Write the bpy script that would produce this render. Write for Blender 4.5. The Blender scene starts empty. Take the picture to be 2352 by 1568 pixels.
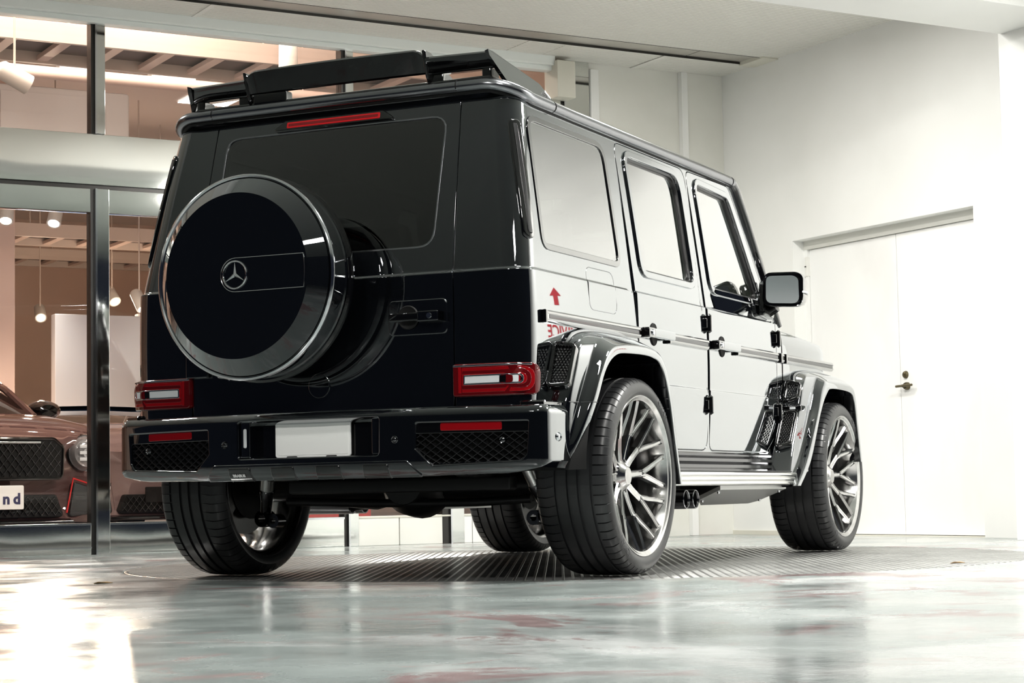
import bpy, bmesh, math, random
import numpy as np
from mathutils import Vector, Matrix
from mathutils.geometry import delaunay_2d_cdt
random.seed(7)
SC = bpy.context.scene
COL = SC.collection
PI = math.pi

# ------------------------------------------------------------------ camera
CAM_P = Vector((3.89657, -7.27265, 0.32749))
YAW, PITCH, ROLL = 0.441414, 0.0779314, -0.0187525
cf = Vector((-math.sin(YAW)*math.cos(PITCH), math.cos(YAW)*math.cos(PITCH), math.sin(PITCH)))
cr0 = Vector((math.cos(YAW), math.sin(YAW), 0)); cu0 = cr0.cross(cf)
cr = cr0*math.cos(ROLL) + cu0*math.sin(ROLL); cu = -cr0*math.sin(ROLL) + cu0*math.cos(ROLL)
cam = bpy.data.cameras.new('camera'); cam_o = bpy.data.objects.new('camera', cam); COL.objects.link(cam_o)
cam.sensor_width = 36; cam.lens = 4503.85/2352*36; cam.clip_end = 200; cam.clip_start = .05
cam_o.matrix_world = Matrix(((cr.x, cu.x, -cf.x, CAM_P.x), (cr.y, cu.y, -cf.y, CAM_P.y), (cr.z, cu.z, -cf.z, CAM_P.z), (0, 0, 0, 1)))
SC.camera = cam_o
SC.view_settings.view_transform = 'Standard'; SC.view_settings.look = 'None'
SC.view_settings.gamma = 1; SC.view_settings.use_curve_mapping = False
SC.view_settings.exposure = 0.58
# ------------------------------------------------------------------ world: night outside
wd = bpy.data.worlds.new('night'); SC.world = wd; wd.use_nodes = True
wd.node_tree.nodes['Background'].inputs[0].default_value = (.010, .012, .018, 1)
wd.node_tree.nodes['Background'].inputs[1].default_value = 1.0
# ------------------------------------------------------------------ room frame: s along the glass front, d out from it, z up
TH = math.radians(55)
RA = Vector((math.cos(TH), math.sin(TH), 0)); RN = Vector((math.sin(TH), -math.cos(TH), 0))
def W(s, d, z): return RN*(d-4.75) + RA*s + Vector((0, 0, z))
ROOM_ROT = TH
CEIL = 3.494
def area(name, s, d, z, sx, sy, power, color=(1, 1, 1), rot=None):
    l = bpy.data.lights.new(name, 'AREA'); l.shape = 'RECTANGLE'; l.size = sx; l.size_y = sy; l.energy = power; l.color = color
    o = bpy.data.objects.new(name, l); COL.objects.link(o); o.location = W(s, d, z); o.rotation_euler = rot or (0, 0, ROOM_ROT)
    return o
LIGHTS = [(1.7, 1.95, .4, .4, 60), (3.2, 2.85, .4, .4, 38), (1.3, 4.45, .4, .4, 60), (3.3, 6.5, .6, .6, 155), (-2.2, 2.3, .4, .4, 60), (-4.0, 9.0, .5, .5, 125), (-1.0, 9.0, .5, .5, 55), (.2, 6.6, .4, .4, 60)]
for i, (s, d, sx, sy, p) in enumerate(LIGHTS):
    area('ceiling_lamp_light_offscreen', s, d, CEIL-.085, sx, sy, p, (1, .985, .94))
# small downlights in the showroom ceiling, above the picture (their many reflections sparkle on the bonnets in the photograph)
DOWN = [(-1.2, -1.2), (-.4, -1.6), (.4, -1.1), (1.2, -1.7), (2.0, -1.2), (-.8, -2.6), (.0, -3.0), (.9, -2.8), (1.7, -3.3), (2.6, -2.6)]
for (s, d) in DOWN: area('downlight_light_offscreen', s, d, 4.85, .09, .09, 20, (1, .90, .80))
# ------------------------------------------------------------------ materials
M = {}
def nt(name):
    m = bpy.data.materials.new(name); m.use_nodes = True; t = m.node_tree
    t.nodes.clear(); o = t.nodes.new('ShaderNodeOutputMaterial'); M[name] = m
    return m, t, o
def N(t, kind, **kw):
    n = t.nodes.new('ShaderNode'+kind)
    for k, v in kw.items():
        if k.startswith('i_'): n.inputs[k[2:].replace('_', ' ')].default_value = v
        else: setattr(n, k, v)
    return n
def c4(c): return (c[0], c[1], c[2], 1)
def pbr(name, col, rough=.5, metal=0., ior=1.5, emit=None, es=0., bump=None, spec=.5, coat=0.):
    m, t, o = nt(name); p = N(t, 'BsdfPrincipled'); t.links.new(p.outputs[0], o.inputs[0])
    p.inputs['Base Color'].default_value = c4(col); p.inputs['Roughness'].default_value = rough
    p.inputs['Metallic'].default_value = metal; p.inputs['IOR'].default_value = ior
    p.inputs['Specular IOR Level'].default_value = spec; p.inputs['Coat Weight'].default_value = coat
    if emit: p.inputs['Emission Color'].default_value = c4(emit); p.inputs['Emission Strength'].default_value = es
    if bump:
        sc, st, di = bump; tc = N(t, 'TexCoord'); no = N(t, 'TexNoise', i_Scale=sc, i_Detail=3.)
        b = N(t, 'Bump', i_Strength=st, i_Distance=di)
        t.links.new(tc.outputs['Object'], no.inputs['Vector']); t.links.new(no.outputs[0], b.inputs['Height']); t.links.new(b.outputs[0], p.inputs['Normal'])
    return m
def noisecol(name, c1, c2, scale, rough=.5, lo=.4, hi=.6, stretch=(1, 1, 1), detail=4., metal=0.):
    m, t, o = nt(name); p = N(t, 'BsdfPrincipled'); t.links.new(p.outputs[0], o.inputs[0])
    tc = N(t, 'TexCoord'); mp = N(t, 'Mapping'); mp.inputs['Scale'].default_value = stretch
    no = N(t, 'TexNoise', i_Scale=scale, i_Detail=detail); r = N(t, 'ValToRGB')
    r.color_ramp.elements[0].position = lo; r.color_ramp.elements[0].color = c4(c1)
    r.color_ramp.elements[1].position = hi; r.color_ramp.elements[1].color = c4(c2)
    t.links.new(tc.outputs['Object'], mp.inputs[0]); t.links.new(mp.outputs[0], no.inputs['Vector']); t.links.new(no.outputs[0], r.inputs[0])
    t.links.new(r.outputs[0], p.inputs['Base Color']); p.inputs['Roughness'].default_value = rough; p.inputs['Metallic'].default_value = metal
    return m
def gloss(name, base, f0, sc, pw, rough=.015, trans=None, tint=(1, 1, 1), flake=False):
    # clear-coated surface: diffuse or clear base under a gloss layer that gets stronger at grazing angles
    m, t, o = nt(name)
    lw = N(t, 'LayerWeight', i_Blend=.5); a = N(t, 'Math', operation='POWER'); a.inputs[1].default_value = pw
    b = N(t, 'Math', operation='MULTIPLY_ADD'); b.inputs[1].default_value = sc; b.inputs[2].default_value = f0; b.use_clamp = True
    t.links.new(lw.outputs['Facing'], a.inputs[0]); t.links.new(a.outputs[0], b.inputs[0])
    if trans is None:
        d = N(t, 'BsdfDiffuse'); d.inputs[0].default_value = c4(base)
    else:
        d = N(t, 'BsdfTransparent'); d.inputs[0].default_value = c4(trans)
    g = N(t, 'BsdfGlossy', i_Roughness=rough); g.inputs[0].default_value = c4(tint)
    x = N(t, 'MixShader'); t.links.new(b.outputs[0], x.inputs[0]); t.links.new(d.outputs[0], x.inputs[1]); t.links.new(g.outputs[0], x.inputs[2])
    t.links.new(x.outputs[0], o.inputs[0]); return m
gloss('paint', (.0022, .0026, .0034), .048, 1.0, 1.62, .012, tint=(.96, .98, 1))
gloss('black_gloss', (.002, .002, .0022), .04, .95, 2.0, .02)
gloss('glass_dark', None, .034, 1.0, 1.75, .005, trans=(.012, .013, .014))
gloss('glass_side', None, .05, 1.0, 1.62, .005, trans=(.25, .27, .25))
gloss('glass_pane', None, .03, .9, 4.0, .004, trans=(.97, .955, .94))
gloss('lamp_red', (.23, .003, .005), .05, .9, 3, .03)
gloss('lamp_dark_red', (.085, .002, .003), .05, .9, 3, .03)
pbr('lamp_white', (.62, .64, .66), .25, 0)
pbr('brake_red', (.75, .012, .018), .2, 0)
pbr('chrome', (.62, .63, .65), .09, 1)
pbr('dark_chrome', (.12, .12, .125), .12, 1)
pbr('rail_metal', (.26, .265, .28), .2, 1)
pbr('trim_grey', (.5, .5, .5), .14, 1)
pbr('rubber', (.020, .0205, .022), .36, 0, spec=.5)
pbr('board_metal', (.82, .82, .80), .2, 1)
pbr('seal', (.006, .006, .006), .35, 0)
pbr('matte_black', (.005, .005, .005), .65, 0, spec=.25)
pbr('pit_black', (.005, .005, .005), .65, 0, spec=.25)
noisecol('plate_steel', (.30, .30, .295), (.42, .42, .41), 3, .3, .35, .65, (1, 1, 1), 4, .75)
pbr('chassis', (.006, .006, .0065), .4, 0, spec=.4)
noisecol('rim_metal', (.48, .475, .47), (.56, .555, .55), 30, .16, .4, .6, (1, 1, 1), 3, 1)
pbr('rim_inner', (.16, .16, .165), .18, 1)
pbr('disc_metal', (.12, .12, .12), .4, 1)
pbr('caliper', (.01, .01, .01), .3)
pbr('alu', (.55, .55, .54), .4, .7)
pbr('alu_bright', (.7, .7, .69), .28, .9)
pbr('plate_white', (.9, .9, .88), .45)
pbr('cream', (.66, .64, .56), .6)
pbr('leather', (.012, .012, .013), .45)
pbr('headliner', (.05, .05, .05), .8)
pbr('tyre_text', (.075, .075, .078), .5)
pbr('mesh_black', (.012, .012, .013), .22, 0, spec=.7)
pbr('text_white', (.8, .8, .8), .4)
pbr('ink_red', (.42, .02, .03), .6)
pbr('ink_black', (.02, .02, .025), .6)
pbr('ink_navy', (.015, .015, .08), .5)
pbr('bulb', (1, 1, 1), .4, emit=(1, .93, .82), es=14)
pbr('bulb_warm', (1, .9, .7), .4, emit=(1, .74, .45), es=14)
pbr('spark', (1, .95, .85), .4, emit=(1, .88, .7), es=60)
pbr('diffuser', (.9, .9, .9), .4, emit=(1, .98, .93), es=9)
pbr('batten', (.9, .85, .82), .5, emit=(1, .86, .78), es=.35)
pbr('fixture', (.75, .74, .7), .5)
noisecol('wall_white', (.80, .80, .775), (.84, .84, .82), 1.2, .55, .35, .6)
noisecol('wall_cream', (.72, .715, .66), (.78, .775, .73), 1.5, .55, .35, .6)
noisecol('door_white', (.80, .79, .775), (.86, .86, .845), 2.2, .4, .3, .5, (1, 1, .5))
noisecol('pink_wall', (.80, .60, .50), (.85, .66, .56), .5, .7)
noisecol('pink_light', (.88, .74, .66), (.90, .77, .69), .5, .7)
pbr('show_white', (.80, .79, .78), .6)
pbr('tray_metal', (.66, .56, .50), .45, .2)
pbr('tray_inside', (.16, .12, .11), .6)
pbr('pipe_pink', (.80, .62, .54), .5)
noisecol('show_floor', (.34, .30, .29), (.42, .38, .36), 2, .15)
pbr('ceiling_grey', (.58, .60, .57), .6)
pbr('white_frame', (.83, .86, .84), .35)
pbr('brass', (.12, .10, .055), .35, .8)
pbr('leaf', (.42, .27, .13), .7)
pbr('shop_red', (.55, .02, .02), .35)
pbr('blue_trim', (.04, .16, .42), .35)
gloss('mauve_paint', (.10, .055, .052), .07, .85, 2.0, .03, tint=(1, .9, .88))
gloss('silver_paint', (.24, .17, .165), .08, .75, 2.2, .05, tint=(1, .9, .88))
pbr('headlamp', (.35, .34, .35), .08, .6)
# stainless: mirror finish with slight waviness of rolled sheet
def steel(name, col, rough, sc, st):
    m, t, o = nt(name); p = N(t, 'BsdfPrincipled'); t.links.new(p.outputs[0], o.inputs[0])
    p.inputs['Base Color'].default_value = c4(col); p.inputs['Metallic'].default_value = 1; p.inputs['Roughness'].default_value = rough
    tc = N(t, 'TexCoord'); no = N(t, 'TexNoise', i_Scale=sc, i_Detail=1.); b = N(t, 'Bump', i_Strength=st, i_Distance=.05)
    t.links.new(tc.outputs['Object'], no.inputs['Vector']); t.links.new(no.outputs[0], b.inputs['Height']); t.links.new(b.outputs[0], p.inputs['Normal'])
steel('stainless', (.72, .73, .70), .05, 1.6, .05)
steel('stainless_flat', (.66, .67, .65), .05, 1.2, .01)
pbr('dark_frame', (.05, .048, .046), .25, .8)
noisecol('trough_metal', (.48, .46, .42), (.55, .53, .49), 3, .45, .4, .6, (1, 1, 1), 2, .6)
pbr('ribbed', (.74, .73, .68), .5)
# painted, worn, damp concrete
def floor_mat():
    m, t, o = nt('floor_paint'); p = N(t, 'BsdfPrincipled'); t.links.new(p.outputs[0], o.inputs[0])
    tc = N(t, 'TexCoord')
    def noise(sc, det, ro=.55, dist=0.):
        n = N(t, 'TexNoise', i_Scale=sc, i_Detail=det, i_Roughness=ro, i_Distortion=dist); t.links.new(tc.outputs['Object'], n.inputs['Vector']); return n
    def ramp(src, p0, p1, a=(0, 0, 0), b=(1, 1, 1)):
        r = N(t, 'ValToRGB'); r.color_ramp.elements[0].position = p0; r.color_ramp.elements[1].position = p1
        r.color_ramp.elements[0].color = c4(a); r.color_ramp.elements[1].color = c4(b); t.links.new(src, r.inputs[0]); return r
    def mix(fac, a, b):
        x = N(t, 'MixRGB'); t.links.new(fac, x.inputs[0])
        for k, v in ((1, a), (2, b)):
            if isinstance(v, tuple): x.inputs[k].default_value = c4(v)
            else: t.links.new(v, x.inputs[k])
        return x.outputs[0]
    base = ramp(noise(1.1, 5).outputs[0], .35, .68, (.20, .232, .227), (.285, .318, .31)).outputs[0]
    pale = ramp(noise(.75, 7, .62, .6).outputs[0], .52, .60).outputs[0]
    c = mix(pale, base, (.37, .39, .385))
    red = ramp(noise(.95, 9, .68, 1.2).outputs[0], .572, .61).outputs[0]
    c = mix(red, c, (.21, .15, .15))
    red2 = ramp(noise(2.6, 11, .74, 1.0).outputs[0], .575, .63).outputs[0]
    c = mix(red2, c, (.27, .215, .21))
    dark = ramp(noise(2.2, 10, .75, .8).outputs[0], .70, .74).outputs[0]
    c = mix(dark, c, (.03, .018, .014))
    t.links.new(c, p.inputs['Base Color'])
    rr = ramp(noise(1.6, 6, .6).outputs[0], .35, .7, (.09,)*3, (.34,)*3); t.links.new(rr.outputs[0], p.inputs['Roughness'])
    b = N(t, 'Bump', i_Strength=.4, i_Distance=.004); t.links.new(noise(9, 8, .6).outputs[0], b.inputs['Height']); t.links.new(b.outputs[0], p.inputs['Normal'])
    p.inputs['Specular IOR Level'].default_value = .75
floor_mat()
# ------------------------------------------------------------------ geometry helpers
def obj(name, verts, faces, mat, parent=None, normals=None, angle=38, smooth=True):
    me = bpy.data.meshes.new(name)
    clean = []
    for f in faces:
        q = [f[i] for i in range(len(f)) if f[i] != f[i-1]]
        if len(q) >= 3 and len(set(q)) == len(q): clean.append(tuple(q))
    me.from_pydata([tuple(v) for v in verts], [], clean); me.validate(); me.update()
    if smooth:
        me.shade_smooth()
        if normals is not None:
            nn = []
            for n in normals:
                l = math.sqrt(n[0]*n[0]+n[1]*n[1]+n[2]*n[2])
                nn.append((n[0]/l, n[1]/l, n[2]/l) if l > 1e-9 and l == l else (0., 0., 1.))
            me.normals_split_custom_set_from_vertices(nn)
        else: me.set_sharp_from_angle(angle=math.radians(angle))
    me.materials.append(M[mat])
    o = bpy.data.objects.new(name, me); COL.objects.link(o)
    if parent is not None: o.parent = parent
    return o
def tag(o, label, cat, group=None, kind=None):
    o['label'] = label; o['category'] = cat
    if group: o['group'] = group
    if kind: o['kind'] = kind
    return o
def struct(o): o['kind'] = 'structure'; return o
def empty(name, loc=(0, 0, 0), rz=0):
    o = bpy.data.objects.new(name, None); COL.objects.link(o); o.location = loc; o.rotation_euler = (0, 0, rz); o.empty_display_size = .2
    return o
class G:
    # collects geometry of ONE part
    def __init__(s): s.v = []; s.f = []; s.wn = False
    def add(s, v, f):
        b = len(s.v); s.v += [Vector(p) for p in v]; s.f += [tuple(i+b for i in q) for q in f]; return s
    def box(s, x0, x1, y0, y1, z0, z1, bev=0., mat4=None):
        if bev > 0:
            s.wn = True; bm = bmesh.new(); bmesh.ops.create_cube(bm, size=1)
            for v in bm.verts: v.co = Vector((x0+(v.co.x+.5)*(x1-x0), y0+(v.co.y+.5)*(y1-y0), z0+(v.co.z+.5)*(z1-z0)))
            bmesh.ops.bevel(bm, geom=bm.edges[:], offset=bev, segments=2, profile=.5, affect='EDGES')
            bm.verts.index_update(); vs = [v.co.copy() for v in bm.verts]; fs = [[v.index for v in f.verts] for f in bm.faces]; bm.free()
        else:
            vs = [Vector((x, y, z)) for x in (x0, x1) for y in (y0, y1) for z in (z0, z1)]
            fs = [(0, 1, 3, 2), (4, 6, 7, 5), (0, 4, 5, 1), (2, 3, 7, 6), (0, 2, 6, 4), (1, 5, 7, 3)]
        if mat4 is not None: vs = [mat4 @ v for v in vs]
        return s.add(vs, fs)
    def loft(s, rings, closed=True, caps=(False, False), loop=False):
        n = len(rings[0]); vs = [p for r in rings for p in r]; fs = []
        m = len(rings)
        for i in range(m if loop else m-1):
            j = (i+1) % m
            for k in range(n if closed else n-1):
                l = (k+1) % n; fs.append((i*n+k, i*n+l, j*n+l, j*n+k))
        if caps[0]: fs.append(tuple(range(n-1, -1, -1)))
        if caps[1]: fs.append(tuple((m-1)*n+k for k in range(n)))
        return s.add(vs, fs)
    def tube(s, path, r, n=10, caps=True, closed=False):
        path = [Vector(p) for p in path]; rings = []; m = len(path); up = None
        for i, p in enumerate(path):
            if closed: t = path[(i+1) % m]-path[i-1]
            else: t = path[min(i+1, m-1)]-path[max(i-1, 0)]
            t.normalize()
            if up is None: up = Vector((0, 0, 1)) if abs(t.z) < .9 else Vector((1, 0, 0))
            x = t.cross(up).normalized(); up = x.cross(t).normalized()
            rr = r[i] if isinstance(r, (list, tuple)) else r
            ra, rb = rr if isinstance(rr, tuple) else (rr, rr)
            rings.append([p+x*ra*math.cos(2*PI*k/n)+up*rb*math.sin(2*PI*k/n) for k in range(n)])
        return s.loft(rings, True, (caps and not closed, caps and not closed), closed)
    def lathe(s, prof, axis='X', n=48, loc=(0, 0, 0), closed=False):
        # prof: (a, r) a along axis
        rings = []
        for k in range(n):
            a = 2*PI*k/n; c, q = math.cos(a), math.sin(a); r_ = []
            for (h, r) in prof:
                if axis == 'X': p = (h, r*c, r*q)
                elif axis == 'Y': p = (r*c, h, r*q)
                else: p = (r*c, r*q, h)
                r_.append(Vector(p)+Vector(loc))
            rings.append(r_)
        return s.loft(rings, closed, (False, False), True)
    def prism(s, poly, ax, h0, h1, bev=0.):
        # poly in the two other axes, extruded along ax
        def mk(p, h):
            return Vector({'X': (h, p[0], p[1]), 'Y': (p[0], h, p[1]), 'Z': (p[0], p[1], h)}[ax])
        poly = [Vector((p[0], p[1])) for p in poly]
        if bev > 0:
            s.wn = True; ins = inset(poly, bev)
            rings = [[mk(p, h0) for p in ins], [mk(p, h0+(bev if h1 > h0 else -bev)) for p in poly], [mk(p, h1-(bev if h1 > h0 else -bev)) for p in poly], [mk(p, h1) for p in ins]]
        else: rings = [[mk(p, h0) for p in poly], [mk(p, h1) for p in poly]]
        return s.loft(rings, True, (True, True))
    def mirror(s): s.v = [Vector((-p.x, p.y, p.z)) for p in s.v]; s.f = [tuple(reversed(q)) for q in s.f]; return s
    def xf(s, m): s.v = [m @ p for p in s.v]; return s
    def fix(s):
        bm = bmesh.new()
        for p in s.v: bm.verts.new(p)
        bm.verts.ensure_lookup_table()
        for q in s.f:
            try: bm.faces.new([bm.verts[i] for i in q])
            except ValueError: pass
        bmesh.ops.recalc_face_normals(bm, faces=bm.faces[:]); bm.verts.index_update()
        s.v = [v.co.copy() for v in bm.verts]; s.f = [tuple(v.index for v in f.verts) for f in bm.faces]; bm.free(); return s
    def make(s, name, mat, parent=None, angle=38):
        s.fix(); o = obj(name, s.v, s.f, mat, parent, None, angle)
        if s.wn:   # keep the big flat faces flat next to their bevels
            w = o.modifiers.new('flat_faces', 'WEIGHTED_NORMAL'); w.mode = 'FACE_AREA'; w.weight = 50; w.keep_sharp = True
        return o
def area2(p): return .5*sum(p[i][0]*p[(i+1) % len(p)][1]-p[(i+1) % len(p)][0]*p[i][1] for i in range(len(p)))
def ccw(p): return list(p) if area2(p) > 0 else list(reversed(p))
def inset(p, d):
    p = [Vector((q[0], q[1])) for q in p]; sg = 1 if area2(p) > 0 else -1; out = []; n = len(p)
    for i in range(n):
        a = (p[i]-p[i-1]); b = (p[(i+1) % n]-p[i])
        if a.length < 1e-9: a = b
        if b.length < 1e-9: b = a
        a = a.normalized(); b = b.normalized()
        na = Vector((-a.y, a.x))*sg; nb = Vector((-b.y, b.x))*sg; m = na+nb
        if m.length < 1e-6: m = na
        m.normalize(); out.append(p[i]+m*(d/max(.35, m.dot(na))))
    return out
def rpoly(pts, r, seg=5):
    # polygon with rounded corners; r single or list
    out = []; n = len(pts)
    for i in range(n):
        rr = r[i] if isinstance(r, (list, tuple)) else r
        p = Vector(pts[i][:2]); a = Vector(pts[i-1][:2])-p; b = Vector(pts[(i+1) % n][:2])-p
        la, lb = a.length, b.length; a.normalize(); b.normalize()
        if rr <= 1e-5: out.append(p); continue
        ang = a.angle(b); t = min(rr/math.tan(ang/2), la*.49, lb*.49)
        for k in range(seg+1):
            u = k/seg; q0 = p+a*t; q1 = p+b*t
            out.append(q0*(1-u)**2+p*2*u*(1-u)+q1*u*u)
    return out
def dens(p, step):
    out = []; n = len(p)
    for i in range(n):
        a = Vector(p[i]); b = Vector(p[(i+1) % n]); k = max(1, int((b-a).length/step))
        out += [a.lerp(b, j/k) for j in range(k)]
    return out
def inside(x, y, poly):
    c = False; n = len(poly); j = n-1
    for i in range(n):
        xi, yi = poly[i][0], poly[i][1]; xj, yj = poly[j][0], poly[j][1]
        if (yi > y) != (yj > y) and x < (xj-xi)*(y-yi)/(yj-yi)+xi: c = not c
        j = i
    return c
def snorm(surf, u, v, e=.0015):
    a = surf(u+e, v)-surf(u-e, v); b = surf(u, v+e)-surf(u, v-e)
    n = a.cross(b); return n.normalized() if n.length > 0 else Vector((0, 0, 1))
def panel(name, mat, parent, surf, outer, holes=(), off=0., thick=.015, bevel=.003, res=.07, rows=(), hthick=None, flip=1, edge=.05, mir=False):
    # sheet of curved bodywork over a parameter-space outline, with rounded edge and return flange
    def split(l):
        # boundary points also where feature rows (creases) meet the edge
        out = []
        for i in range(len(l)):
            a, b = l[i], l[(i+1) % len(l)]; out.append(Vector((a[0], a[1])))
            cr_ = [(r-a[1])/(b[1]-a[1]) for r in rows if (a[1]-r)*(b[1]-r) < 0]
            out += [Vector((a[0], a[1])).lerp(Vector((b[0], b[1])), t) for t in sorted(cr_) if 1e-3 < t < 1-1e-3]
        return out
    outer = split(dens(ccw(outer), edge)); hs = [split(dens(ccw(h), edge)) for h in holes]
    us = [p[0] for p in outer]; vs_ = [p[1] for p in outer]
    pts = []; edges = []
    def addloop(l):
        b = len(pts); pts.extend(Vector((p[0], p[1])) for p in l); edges.extend((b+i, b+(i+1) % len(l)) for i in range(len(l)))
    addloop(outer)
    for h in hs: addloop(h)
    nb = len(pts); bp = np.array([[p.x, p.y] for p in pts])
    u0, u1, v0, v1 = min(us), max(us), min(vs_), max(vs_)
    vv = sorted(set([round(v0+(v1-v0)*k/max(1, int((v1-v0)/res)), 5) for k in range(1, max(1, int((v1-v0)/res)))] + [r for r in rows if v0 < r < v1]))
    nu = max(2, int((u1-u0)/res))
    for v in vv:
        for k in range(1, nu):
            u = u0+(u1-u0)*k/nu
            if not inside(u, v, outer) or any(inside(u, v, h) for h in hs): continue
            if np.min((bp[:, 0]-u)**2+(bp[:, 1]-v)**2) < (.25*res)**2: continue
            pts.append(Vector((u, v)))
    r = delaunay_2d_cdt(pts, edges, [], 0, 1e-6)
    V2 = r[0]; tris = r[2]; P = []; Nn = []; F = []
    for p in V2:
        n = snorm(surf, p.x, p.y)*flip; P.append(surf(p.x, p.y)+n*off); Nn.append(n)
    for tr in tris:
        cx = sum(V2[i].x for i in tr)/len(tr); cy = sum(V2[i].y for i in tr)/len(tr)
        if not inside(cx, cy, outer) or any(inside(cx, cy, h) for h in hs): continue
        a, b, c = (P[i] for i in tr[:3]); nn = (b-a).cross(c-a)
        F.append(tuple(tr) if nn.dot(Nn[tr[0]]) > 0 else tuple(reversed(tr)))
    key = {(round(p.x, 5), round(p.y, 5)): i for i, p in enumerate(V2)}
    for li, l in enumerate([outer]+hs):
        ol = inset(l, -bevel if li == 0 else bevel) if bevel > 0 else l
        th = thick if li == 0 or hthick is None else hthick
        n = len(l); rings = [[], [], []]; idx = []
        for i in range(n):
            k = key.get((round(l[i][0], 5), round(l[i][1], 5)))
            if k is None:
                k = min(range(len(V2)), key=lambda q: (V2[q].x-l[i][0])**2+(V2[q].y-l[i][1])**2)
            idx.append(k)
        base = len(P)
        for i in range(n):
            o2 = ol[i]; n3 = Nn[idx[i]]
            q3 = surf(o2[0], o2[1]); e = (q3-surf(l[i][0], l[i][1]))
            if e.length < 1e-7: e = snorm(surf, l[i][0], l[i][1]).orthogonal()
            e.normalize()
            mid = surf(l[i][0]*.3+o2[0]*.7, l[i][1]*.3+o2[1]*.7)
            P.append(mid+n3*(off-bevel*.3)); Nn.append((n3+e).normalized())
            P.append(q3+n3*(off-bevel)); Nn.append((e*.95+n3*.3).normalized())
            P.append(q3+n3*(off-th)); Nn.append(e)
        for i in range(n):
            j = (i+1) % n; a0, a1 = idx[i], idx[j]; b0 = base+i*3; b1 = base+j*3
            for q in ((a0, b0, b1, a1), (b0, b0+1, b1+1, b1), (b0+1, b0+2, b1+2, b1+1)):
                if len(set(q)) < 3: continue
                pa, pb, pc = P[q[0]], P[q[1]], P[q[2]]
                nn = (pb-pa).cross(pc-pa)
                if nn.length < 1e-12: nn = (P[q[2]]-P[q[0]]).cross(P[q[3]]-P[q[0]])
                ns = Nn[q[0]]+Nn[q[1]]+Nn[q[2]]
                F.append(q if nn.dot(ns) > 0 else tuple(reversed(q)))
    if mir:
        P = [Vector((-p.x, p.y, p.z)) for p in P]; Nn = [Vector((-p.x, p.y, p.z)) for p in Nn]; F = [tuple(reversed(q)) for q in F]
    return obj(name, P, F, mat, parent, Nn)
def seg_clip(poly, p, d):
    # parameters along line p+t*d inside polygon
    ts = []; n = len(poly)
    for i in range(n):
        a = Vector(poly[i][:2]); b = Vector(poly[(i+1) % n][:2]); e = b-a
        den = d.x*e.y-d.y*e.x
        if abs(den) < 1e-12: continue
        t = ((a.x-p.x)*e.y-(a.y-p.y)*e.x)/den; u = ((a.x-p.x)*d.y-(a.y-p.y)*d.x)/den
        if 0 <= u < 1: ts.append(t)
    ts.sort(); return [(ts[i], ts[i+1]) for i in range(0, len(ts)-1, 2)]
def lattice(g, surf, poly, spacing, width, depth, off, angs=(.9, -.9), mir=False):
    us = [p[0] for p in poly]; vs = [p[1] for p in poly]; c = Vector(((min(us)+max(us))/2, (min(vs)+max(vs))/2)); R = max(max(us)-min(us), max(vs)-min(vs))
    for a in angs:
        d = Vector((math.cos(a), math.sin(a))); nn = Vector((-d.y, d.x)); k = int(R/spacing)+1
        for i in range(-k, k+1):
            for (t0, t1) in seg_clip(poly, c+nn*(i*spacing), d):
                if t1-t0 < width: continue
                m = max(1, int((t1-t0)/.05)); rings = []
                for j in range(m+1):
                    q = c+nn*(i*spacing)+d*(t0+(t1-t0)*j/m); ring = []
                    n3 = snorm(surf, q.x, q.y)
                    for (sw, dp) in ((-1, -depth), (-.3, 0), (.3, 0), (1, -depth)):
                        qq = q+nn*(sw*width/2); ring.append(surf(qq.x, qq.y)+n3*(off+dp))
                    rings.append(ring)
                if mir: rings = [[Vector((-p.x, p.y, p.z)) for p in r] for r in rings]
                g.loft(rings, True, (True, True))
    return g
def catmull(pts, n):
    pts = [Vector(p) for p in pts]; out = []
    for i in range(len(pts)-1):
        p0, p1, p2, p3 = pts[max(i-1, 0)], pts[i], pts[i+1], pts[min(i+2, len(pts)-1)]
        for k in range(n):
            t = k/n; out.append(.5*((2*p1)+(p2-p0)*t+(2*p0-5*p1+4*p2-p3)*t*t+(3*p1-p0-3*p2+p3)*t**3))
    out.append(pts[-1]); return out
def round_path(pts, r, n=3):
    pts = [Vector(p) for p in pts]; out = [pts[0]]
    for i in range(1, len(pts)-1):
        p = pts[i]; a = pts[i-1]-p; b = pts[i+1]-p; t = min(r, a.length*.45, b.length*.45)
        q0 = p+a.normalized()*t; q1 = p+b.normalized()*t
        for k in range(n+1):
            u = k/n; out.append(q0*(1-u)**2+p*2*u*(1-u)+q1*u*u)
    out.append(pts[-1]); return out
def text_geo(body, size, depth=0.0, bold=0.0):
    cu_ = bpy.data.curves.new('lettering', 'FONT'); cu_.body = body; cu_.size = size; cu_.extrude = depth; cu_.offset = bold
    cu_.align_x = 'CENTER'; cu_.resolution_u = 3
    o = bpy.data.objects.new('lettering', cu_); COL.objects.link(o)
    dg = bpy.context.evaluated_depsgraph_get(); ev = o.evaluated_get(dg); me = ev.to_mesh()
    v = [p.co.copy() for p in me.vertices]; f = [tuple(p.vertices) for p in me.polygons]
    ev.to_mesh_clear(); bpy.data.objects.remove(o); bpy.data.curves.remove(cu_)
    return v, f
def text_obj(name, body, size, mat, parent, origin, xdir, ydir, depth=.0008, bold=0.0):
    v, f = text_geo(body, size, depth, bold); xd = Vector(xdir).normalized(); yd = Vector(ydir).normalized(); zd = xd.cross(yd); og = Vector(origin)
    return obj(name, [og+xd*p.x+yd*p.y+zd*p.z for p in v], f, mat, parent, smooth=False)
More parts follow.
